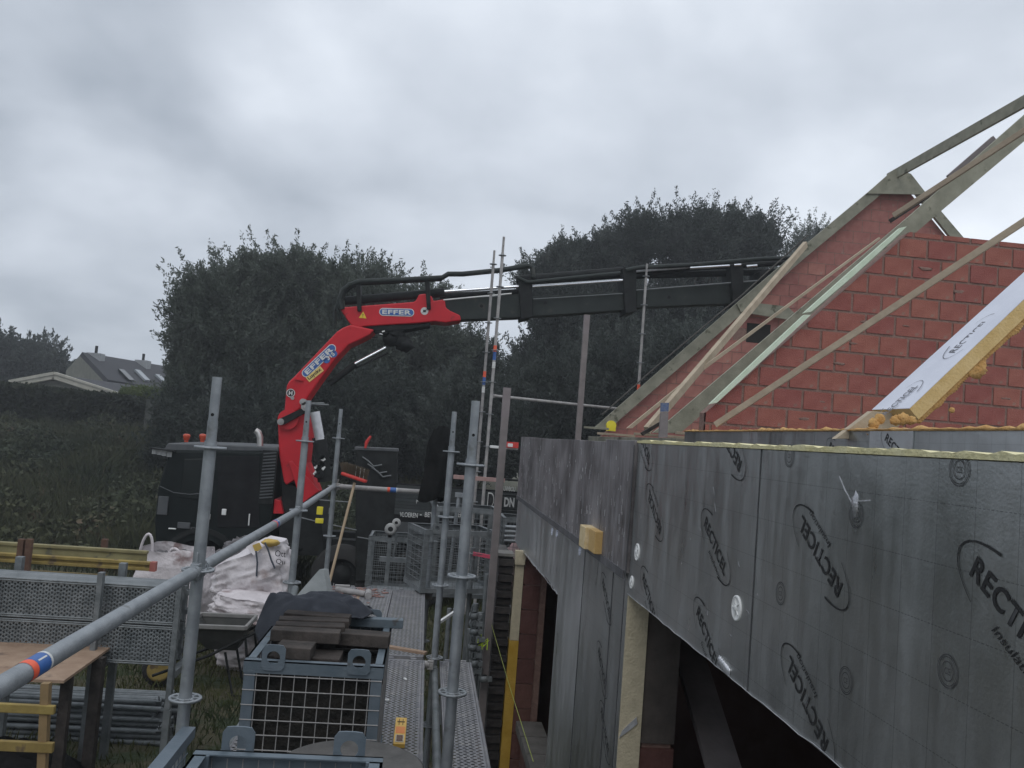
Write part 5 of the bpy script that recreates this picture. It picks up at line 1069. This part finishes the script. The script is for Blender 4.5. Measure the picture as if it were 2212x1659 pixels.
for i in range(14): p = PY(random.uniform(800, 870), random.uniform(710, 730), YC-.02); g.box(p, (.05, .02, .02), Matrix.Rotation(random.uniform(-.4, .2), 3, 'Y'), random.choice((0, 0, 0, 1)))
g.obj('joint_fittings', [blackm, whitep], ck)
# decals
def pill(cx, cy, ang, Lp, Hp, Y, txt, par, sc_=1):
    c = PY(cx, cy, Y); k = Y/F; ca, sa = math.cos(ang), math.sin(ang); ux = Vector((ca, 0, sa)); uz = Vector((-sa, 0, ca)); hw, hh = Lp*k/2, Hp*k/2
    for e_, mt, dy_, nm in ((0, whiteprint, -.003, 'decal_border'), (-.014, blueprint, -.006, 'decal')):
        h_, w_ = hh+e_, hw+e_; pts = []
        for i in range(13): a = -math.pi/2+math.pi*i/12; pts.append(c+ux*(w_-h_+h_*math.cos(a))+uz*(h_*math.sin(a))+Vector((0, dy_, 0)))
        for i in range(13): a = math.pi/2+math.pi*i/12; pts.append(c+ux*(-(w_-h_)+h_*math.cos(a))+uz*(h_*math.sin(a))+Vector((0, dy_, 0)))
        g = G(); g.prism(pts, (0, .002, 0)); g.obj(nm, mt, par)
    text_part(txt, 'decal_lettering', whiteprint, c+Vector((0, -.008, 0)), ux, uz, width=hw*1.66, height=hh*1.15, parent=par, bold=.04, track=1.12)
pill(857, 674.5, math.radians(-2.0+4.46+1.2), 75, 17, YC+.015, 'EFFER', b2); pill(689, 779, math.radians(45+4.46), 93, 18, YC-.005, 'EFFER', b1)
c = PY(714, 769, YC-.005); g = G(); g.tube(c+Vector((-.06, -.003, -.07)), c+Vector((-.06, -.001, -.07)), .06, 14); g.tube(c+Vector((.05, -.003, .04)), c+Vector((.05, -.001, .04)), .06, 14); g.beam(c+Vector((-.06, -.002, -.07)), c+Vector((.05, -.002, .04)), .002, .12, (0, 1, 0)) if False else None; g.obj('decal', blueprint, b1)
text_part('315', 'decal_lettering', whiteprint, c+Vector((0, -.006, 0)), (.7, 0, .7), (-.7, 0, .7), width=.15, height=.07, parent=b1, bold=.03)
c = PY(680, 808, YC-.005); g = G(); an = math.radians(44); g.box(c+Vector((0, -.003, 0)), (.31, .003, .10), Matrix.Rotation(-an, 3, 'Y')); g.obj('decal', M('yellow_label', (.72, .52, .16), (.78, .58, .2), 8, .6), b1)
text_part('Luyckx', 'decal_lettering', blackprint, c+Vector((0, -.006, 0)), (math.cos(an), 0, math.sin(an)), (-math.sin(an), 0, math.cos(an)), width=.27, height=.075, parent=b1, bold=.03)
c = PY(784, 681, YC+.02); g = G(); g.prism([c+Vector((-.065, -.006, -.05)), c+Vector((.065, -.006, -.05)), c+Vector((0, -.006, .065))], (0, .004, 0)); g.obj('warning_decal', yellowprint, b2)
text_part('!', 'decal_lettering', blackprint, c+Vector((0, -.008, -.005)), (1, 0, 0), (0, 0, 1), width=.014, height=.06, parent=b2)
c = PY(917, 672, YC+.02); g = G(); g.tube(c+Vector((0, -.006, 0)), c+Vector((0, -.002, 0)), .066, 18); g.obj('round_decal', whiteprint, b2); g = G(); g.beam(c+Vector((-.04, -.008, -.04)), c+Vector((.04, -.008, .04)), .003, .016, (0, 1, 0)); g.box(c+Vector((0, -.0075, 0)), (.05, .002, .04)); g.obj('decal_symbol', blackprint, b2)
c = PY(628, 849, YC); g = G(); g.tube(c+Vector((0, -.004, 0)), c+Vector((0, -.001, 0)), .075, 18); g.obj('round_decal', blackprint, b1); g = G(); g.lathe([(.06, -.006), (.072, -.006)], c, 20, 'y'); g.obj('decal_symbol', whiteprint, b1); text_part('H', 'decal_lettering', whiteprint, c+Vector((0, -.006, 0)), (1, 0, 0), (0, 0, 1), width=.06, height=.07, parent=b1, bold=.04)
g = G(); c = PY(632, 860, YC); g.tube(c+Vector((0, -.02, 0)), c, .03, 10); g.obj('bolt', MATS['greased_pin'], b1)
g = G(); g.beam(PY(637, 819, YC-.02), PY(655, 822, YC-.02), .04, .015); g.obj('weld_lug', redp, b1)
# ================================================================ background houses
hs = thing('slate_roof_house', 'distant house with dark tiled roof, two chimneys and four roof windows', 'house', PY(250, 850, 52))
YH = 52
g = G(); gp = [PY(145, 792, YH), PY(172, 768, YH), PY(225, 830, YH+0), PY(225, 900, YH), PY(145, 900, YH)]; 
rl = PY(172, 768, YH); rr_ = PY(385, 802, YH+14); el_ = PY(228, 828, YH-2); er = PY(430, 860, YH+10); wl = PY(143, 800, YH+1)
g.add([rl, rr_, er, el_], [(0, 1, 2, 3)]); o = g.obj('roof', roofm, hs); q = o.modifiers.new('s', 'SOLIDIFY'); q.thickness = .25
g = G(); g.add([rl, el_, Vector((el_.x, el_.y, 0)), Vector((wl.x, wl.y, 0)), wl], [(0, 1, 2, 3, 4)]); g.obj('gable_wall', stucco, hs)
g = G(); g.add([el_, er, Vector((er.x, er.y, 0)), Vector((el_.x, el_.y, 0))], [(0, 1, 2, 3)]); g.obj('front_wall', stucco, hs)
for (a, b, Y) in ((206, 776, YH+1), (308, 790, YH+7)):
    c = PY(a, b, Y); g = G(); g.box(c+Vector((0, 0, -.3)), (.8, .8, 1.3)); ch = g.obj('chimney', M('chimney_render', (.24, .25, .26), (.3, .31, .32), 4, .9), hs); g = G(); g.tube(c+Vector((0, 0, .35)), c+Vector((0, 0, .8)), .09, 8); g.obj('chimney_pot', blackm, ch)
e1 = (rr_-rl); e2 = (el_-rl); rn = e1.cross(e2).normalized(); rn = rn if rn.y < 0 else -rn
for i, (u, v) in enumerate(((.19, .80), (.36, .72), (.55, .80), (.72, .82))):
    c = rl+e1*u+e2*v; f1 = e1.normalized()*.35; f2 = e2.normalized()*.7; g = G(); g.prism([c-f1-f2+rn*.3, c+f1-f2+rn*.3, c+f1+f2+rn*.3, c-f1+f2+rn*.3], rn*.12); g.obj('roof_window', glass if i == 0 else M('bright_roof_glass', (.22, .24, .26), (.28, .3, .32), 4, .3, .2), hs)
bg = thing('bungalow', 'distant bungalow with a pale fascia peeking over the hedge', 'house', PY(120, 860, 44))
Yb = 44
def fas(a, b, w=.35): g = G(); g.beam(PY(*a, Yb), PY(*b, Yb), .3, w, (0, 0, 1)); g.obj('fascia', fascia, bg)
fas((22, 829), (118, 811)); fas((118, 811), (255, 855))
g = G(); g.prism([PY(22, 833, Yb+.2), PY(118, 815, Yb+.2), PY(258, 860, Yb+.2), PY(258, 960, Yb+.2), PY(22, 960, Yb+.2)], (0, .3, 0)); g.obj('wall', stucco, bg)
g = G(); A_, B_, C_ = PY(22, 827, Yb-.2), PY(118, 809, Yb-.2), PY(258, 853, Yb-.2); k_ = Vector((2.0, 14, 0)); g.add([A_, B_, B_+k_, A_+k_, C_, C_+k_], [(0, 1, 2, 3), (1, 4, 5, 2)]); g.obj('roof', roofm, bg)
# ================================================================ vegetation
def leaves(C, size, el=2.4, seed=0, up=0.0, dirs=None, jit=.35):
    r = np.random.default_rng(seed); n = len(C); a = r.normal(size=(n, 3)) if dirs is None else dirs+r.normal(size=(n, 3))*jit
    a[:, 2] += up; a /= np.linalg.norm(a, axis=1, keepdims=True)
    b = np.cross(a, r.normal(size=(n, 3))); b /= np.linalg.norm(b, axis=1, keepdims=True)
    s_ = (size*r.uniform(.6, 1.4, n))[:, None]; L_ = a*s_*.5*el; Wd = b*s_*.5
    V = np.empty((n, 4, 3)); V[:, 0] = C-L_; V[:, 1] = C+Wd; V[:, 2] = C+L_; V[:, 3] = C-Wd
    return V.reshape(-1, 3), np.arange(n*4).reshape(-1, 4)
def crown_pts(blobs, npl, nl, r, plen, spread, sprig=False):
    B = np.array(blobs); wts = (B[:, 3]*B[:, 4]*B[:, 5])**.67; wts /= wts.sum(); idx = r.choice(len(B), npl, p=wts)
    d = r.normal(size=(npl, 3)); d /= np.linalg.norm(d, axis=1, keepdims=True); d[:, 2] = np.where(d[:, 2] < -.5, -d[:, 2], d[:, 2])
    rad = (r.uniform(.88, 1.0, npl) if sprig else r.uniform(.55, .93, npl))[:, None]
    if sprig: d[:, 2] = np.abs(d[:, 2])
    base = B[idx, :3]+d*B[idx, 3:6]*rad
    pd = d*np.array([.8, .8, .55])+np.array([0, 0, .75])+r.normal(size=(npl, 3))*.22; pd /= np.linalg.norm(pd, axis=1, keepdims=True)
    ln_ = plen*r.uniform(.4, 1.25, npl); t = r.random((npl, nl))**.8
    P = base[:, None]+pd[:, None]*(t*ln_[:, None])[..., None]+r.normal(size=(npl, nl, 3))*(spread*(1-.75*t))[..., None]
    D = np.repeat(pd[:, None], nl, 1)+r.normal(size=(npl, nl, 3))*.5
    return P.reshape(-1, 3), D.reshape(-1, 3)
def tree(label, x, y, blobs, mat, seed, npl=420, nl=80, size=.044, plen=1.35, spread=.24, fill=6000, name='willow_tree', cat='tree', group='trees behind the crane', trunk=True, z0=None):
    z0 = gz_(x, y) if z0 is None else z0; r = np.random.default_rng(seed); t = thing(name, label, cat, (x, y, z0), group)
    npl = int(npl*1.5); nl = int(nl*2.2); P, D = crown_pts(blobs, npl, nl, r, plen, spread); V1, F1 = leaves(P, size, 2.8, seed, 0, D, .5)
    B = np.array(blobs); wts = (B[:, 3]*B[:, 4]*B[:, 5]); wts /= wts.sum(); idx = r.choice(len(B), fill, p=wts); d = r.normal(size=(fill, 3)); d /= np.linalg.norm(d, axis=1, keepdims=True)
    fill = int(fill*1.35); idx = r.choice(len(B), fill, p=wts); d = r.normal(size=(fill, 3)); d /= np.linalg.norm(d, axis=1, keepdims=True)
    C = B[idx, :3]+d*B[idx, 3:6]*(r.random(fill)**.45*.80)[:, None]; V2, F2 = leaves(C, size*3.4, 1.6, seed+1)
    P3, D3 = crown_pts(blobs, int(npl*.48), int(nl*.50), r, plen*1.5, spread*.55, True); V3, F3 = leaves(P3, size*.95, 3.0, seed+2, 0, D3, .6)
    V = np.vstack([V1, V2, V3]); Fq = np.vstack([F1, F2+len(V1), F3+len(V1)+len(V2)]); o = fastmesh('foliage', V, Fq, mat, t)
    if trunk:
        g = G(); H = max(b[2] for b in blobs); rs = random.Random(seed); g.path([(0, 0, -.3), (.1, 0, H*.35), (-.05, .1, H*.7), (0, 0, H)], [.22, .17, .11, .05], 8)
        for b in blobs:
            for k in range(3): s_ = rs.uniform(.2, .6); g.path([(0, 0, H*s_), (b[0]*.5, b[1]*.5, (H*s_+b[2])/2), (b[0]+rs.uniform(-.6, .6), b[1]+rs.uniform(-.6, .6), b[2]+b[5]*rs.uniform(.2, .8))], [.09, .06, .02], 6)
        g.obj('trunk', barkm, t, True)
    return t
def B_(pxs, Y, x, y):                       # blobs given as picture centre and radii at distance Y
    out = []; z0 = gz_(x, y)
    for (a, b, ra, rb) in pxs: p = PY(a, b, Y); k = Y/F; out.append((p.x-x, 0+random.uniform(-.5, .5), p.z-z0, ra*k, max(ra, rb)*k*.75, rb*k))
    return out
def T(label, pxs, Y, mat, seed, **k):
    if k.get('name') != 'shrub' and Y < 45: pxs = [(a, b+32, ra*.82, rb*.84) for a, b, ra, rb in pxs]; k.setdefault('plen', 1.0)
    x = PY(pxs[0][0], 900, Y).x; return tree(label, x, Y, B_(pxs, Y, x, Y), mat, seed, **k)
T('leftmost big willow behind the truck cab, rounded grey green crown', [(450, 740, 80, 130), (425, 850, 55, 70), (475, 650, 66, 75), (405, 655, 26, 40), (525, 760, 60, 110)], 30, willow, 21, npl=560)
T('willow with the spiky tallest tip left of the red crane boom', [(650, 690, 90, 110), (650, 590, 28, 45), (580, 620, 60, 60), (720, 620, 60, 55), (610, 790, 90, 90)], 31, willow, 22, npl=620)
T('willow directly behind the red crane knuckle', [(780, 660, 62, 75), (740, 760, 80, 100), (815, 610, 24, 30), (800, 780, 60, 80)], 30.5, willow, 23, npl=480)
T('low loose willow between the two big groups, under the hose rail', [(910, 650, 32, 40), (890, 730, 60, 70), (960, 760, 55, 50), (920, 820, 70, 70)], 32, willow, 24, npl=380)
T('small dark willow behind the tall tower poles', [(1010, 790, 45, 55), (1050, 850, 60, 50), (985, 850, 50, 60)], 33, willow2, 25, npl=280, fill=3000)
T('left tree of the tall right group, edge towards the sky gap', [(1190, 620, 50, 50), (1210, 560, 32, 36), (1160, 600, 28, 28), (1230, 700, 75, 100), (1165, 800, 50, 90)], 34, willow2, 26, npl=520)
T('tall dark tree above the middle of the crane arm', [(1330, 560, 70, 70), (1380, 510, 60, 52), (1290, 560, 55, 50), (1350, 700, 95, 110), (1300, 830, 90, 80)], 35, willow2, 27, npl=640)
T('tall tree just right of the lone tower pole', [(1500, 540, 70, 70), (1470, 500, 42, 45), (1540, 500, 40, 45), (1470, 690, 90, 110), (1440, 820, 80, 80)], 34.5, willow2, 28, npl=620)
T('rightmost tree, its crown ending left of the brick gable', [(1620, 530, 56, 70), (1590, 500, 36, 44), (1645, 505, 34, 42), (1590, 640, 80, 100), (1620, 780, 100, 110)], 35, willow2, 29, npl=600)
T('distant treetop just peeking over the gable slope', [(1745, 560, 26, 40), (1740, 620, 40, 60)], 50, willow, 30, npl=160, fill=1500)
T('far round tree at the left edge of the picture', [(30, 815, 62, 42), (92, 815, 30, 30), (-30, 800, 60, 46), (112, 850, 22, 34)], 60, willow2, 31, npl=420, size=.09, plen=1.3, spread=.4)
for i, (a, b, ra, rb, lab) in enumerate(((560, 960, 130, 90, 'dark shrub thicket behind the truck cab'), (720, 920, 110, 100, 'dark shrub thicket behind the red crane column'), (880, 930, 110, 90, 'dark shrub thicket above the tool cabinet'), (1030, 930, 110, 90, 'dark shrub thicket behind the tall tower poles'), (1190, 900, 110, 100, 'dark shrub thicket left of the second profile'), (1340, 860, 120, 120, 'dark shrub thicket behind the lone tower pole'), (1480, 840, 110, 110, 'dark shrub thicket left of the far gable foot'), (440, 950, 80, 80, 'dark shrub thicket left of the orange beacons'))):
    T(lab, [(a, b, ra, rb), (a-40, b+60, ra*.8, rb*.8), (a+45, b+50, ra*.8, rb*.8)], 27+(i % 3), willow2, 40+i, npl=300, nl=60, plen=.8, fill=5000, name='shrub', cat='shrub', group='dark shrubs under the trees', trunk=False)
T('lighter green bush above the hedge end', [(330, 872, 50, 14), (290, 868, 30, 10)], 40, limebush, 50, npl=200, name='shrub', cat='shrub', group=None, trunk=False, plen=.3, fill=1500)
# clipped hedge
hg = thing('clipped_hedge', 'long dark clipped hedge in front of the bungalow', 'hedge', (PY(100, 890, 38).x, 38, gz_(-15, 38)))
x0h, x1h = PY(-200, 890, 38).x, PY(348, 890, 38).x; zt0, zt1 = PY(0, 832, 38).z, PY(340, 868, 38).z
n = 52000; rr = np.random.default_rng(5); u = rr.random(n); xx = x0h+(x1h-x0h)*u; ztp = zt0+(zt1-zt0)*np.clip((xx-PY(0, 832, 38).x)/(PY(340, 868, 38).x-PY(0, 832, 38).x), -1, 1); side = rr.random(n) < .75
zz_ = np.where(side, rr.random(n)*(ztp-.8)+.8, ztp+rr.normal(0, .05, n)); yy_ = np.where(side, 38+rr.normal(0, .07, n)+.12*np.sin(xx*2.1), 38+rr.random(n)*1.6)
V, Fq = leaves(np.stack([xx, yy_, zz_], 1), .14, 1.6, 6); fastmesh('foliage', V, Fq, hedgem, hg, off=pbase(hg))
g = G(); g.prism([(x0h, 38.15, .5), (x1h, 38.15, .5), (x1h, 38.15, zt1-.12), (PY(0, 832, 38).x, 38.15, zt0-.12), (x0h, 38.15, zt0-.12)], (0, 1.3, 0)); g.obj('inner_twigs', M('dark_twigs', (.012, .012, .009), (.022, .02, .014), 5, .95), hg)
g = G(); p = PY(321, 905, 37.6); g.box((p.x, 37.6, 2.2), (.28, .2, 2.6)); tag(g.obj('hedge_post', M('mossy_concrete', (.05, .055, .05), (.08, .085, .075), 6, .95)), 'grey concrete post at the right end of the clipped hedge', 'post')
# weeds field and near grass (uncountable)
def blades(xr_, yr_, n, h, w, mat, name, label, seed, zoff=None, lean=.35, mask=None):
    r = np.random.default_rng(seed); x = r.uniform(*xr_, n); y = r.uniform(*yr_, n)
    cl = np.array([mnoise.noise(Vector((a*.45, b*.45, seed))) for a, b in zip(x[:: 1], y[:: 1])])
    z = np.array([gz_(a, b) for a, b in zip(x, y)]); hh = h*r.uniform(.35, 1.2, n)*(1+1.1*np.clip(cl, -.6, .8))
    ang = r.random(n)*6.283; dx_, dy_ = np.cos(ang)*w, np.sin(ang)*w; lx, ly = r.normal(0, lean, n)*hh, r.normal(0, lean, n)*hh
    V = np.empty((n, 4, 3)); V[:, 0] = np.stack([x-dx_, y-dy_, z-.02], 1); V[:, 1] = np.stack([x+dx_, y+dy_, z-.02], 1); V[:, 2] = np.stack([x+dx_*.5+lx*.45, y+dy_*.5+ly*.45, z+hh*.6], 1); V[:, 3] = np.stack([x+lx, y+ly, z+hh], 1)
    o = fastmesh(name, V.reshape(-1, 3), np.arange(n*4).reshape(-1, 4), mat); return tag(o, label, 'grass', kind='stuff')
blades((-8, 1.2), (4.5, 16), 60000, .10, .006, bladem, 'short_grass', 'short worn grass with bare patches between the stacks', 3)
blades((-26, 2), (16, 37), 90000, .48, .010, weedm, 'tall_weeds', 'tall dark weeds covering the rough ground beyond the truck', 4, lean=.28)
r = np.random.default_rng(77); n = 120000; x = r.uniform(-26, 1, n); y = r.uniform(16.5, 37, n); cl = np.array([mnoise.noise(Vector((a*.5, b*.5, 9))) for a, b in zip(x, y)]); k = cl > -.15; x, y, cl = x[k], y[k], cl[k]
z = np.array([gz_(a, b) for a, b in zip(x, y)])+r.random(len(x))*(.35+1.0*np.clip(cl, 0, 1)); V, Fq = leaves(np.stack([x, y, z], 1), .075, 1.7, 78); tag(fastmesh('weed_foliage', V, Fq, weedm), 'broad dark weed leaves over the rough ground', 'weeds', kind='stuff')
hz = G(); hz.bb((-70, -12, -1.2), (60, 75, 16)); hm = bpy.data.materials.new('thin_veil_haze'); hm.use_nodes = True; hn = hm.node_tree; hn.nodes.clear()  # thin volume added to stand in for veiling glare of the lens
pv = hn.nodes.new('ShaderNodeVolumePrincipled'); pv.inputs['Density'].default_value = .0021; pv.inputs['Color'].default_value = (.93, .96, 1, 1); pv.inputs['Anisotropy'].default_value = .3
ho = hn.nodes.new('ShaderNodeOutputMaterial'); hn.links.new(pv.outputs[0], ho.inputs['Volume']); tag(hz.obj('veil_haze', hm), kind='stuff')
print('OBJECTS', len(bpy.data.objects))
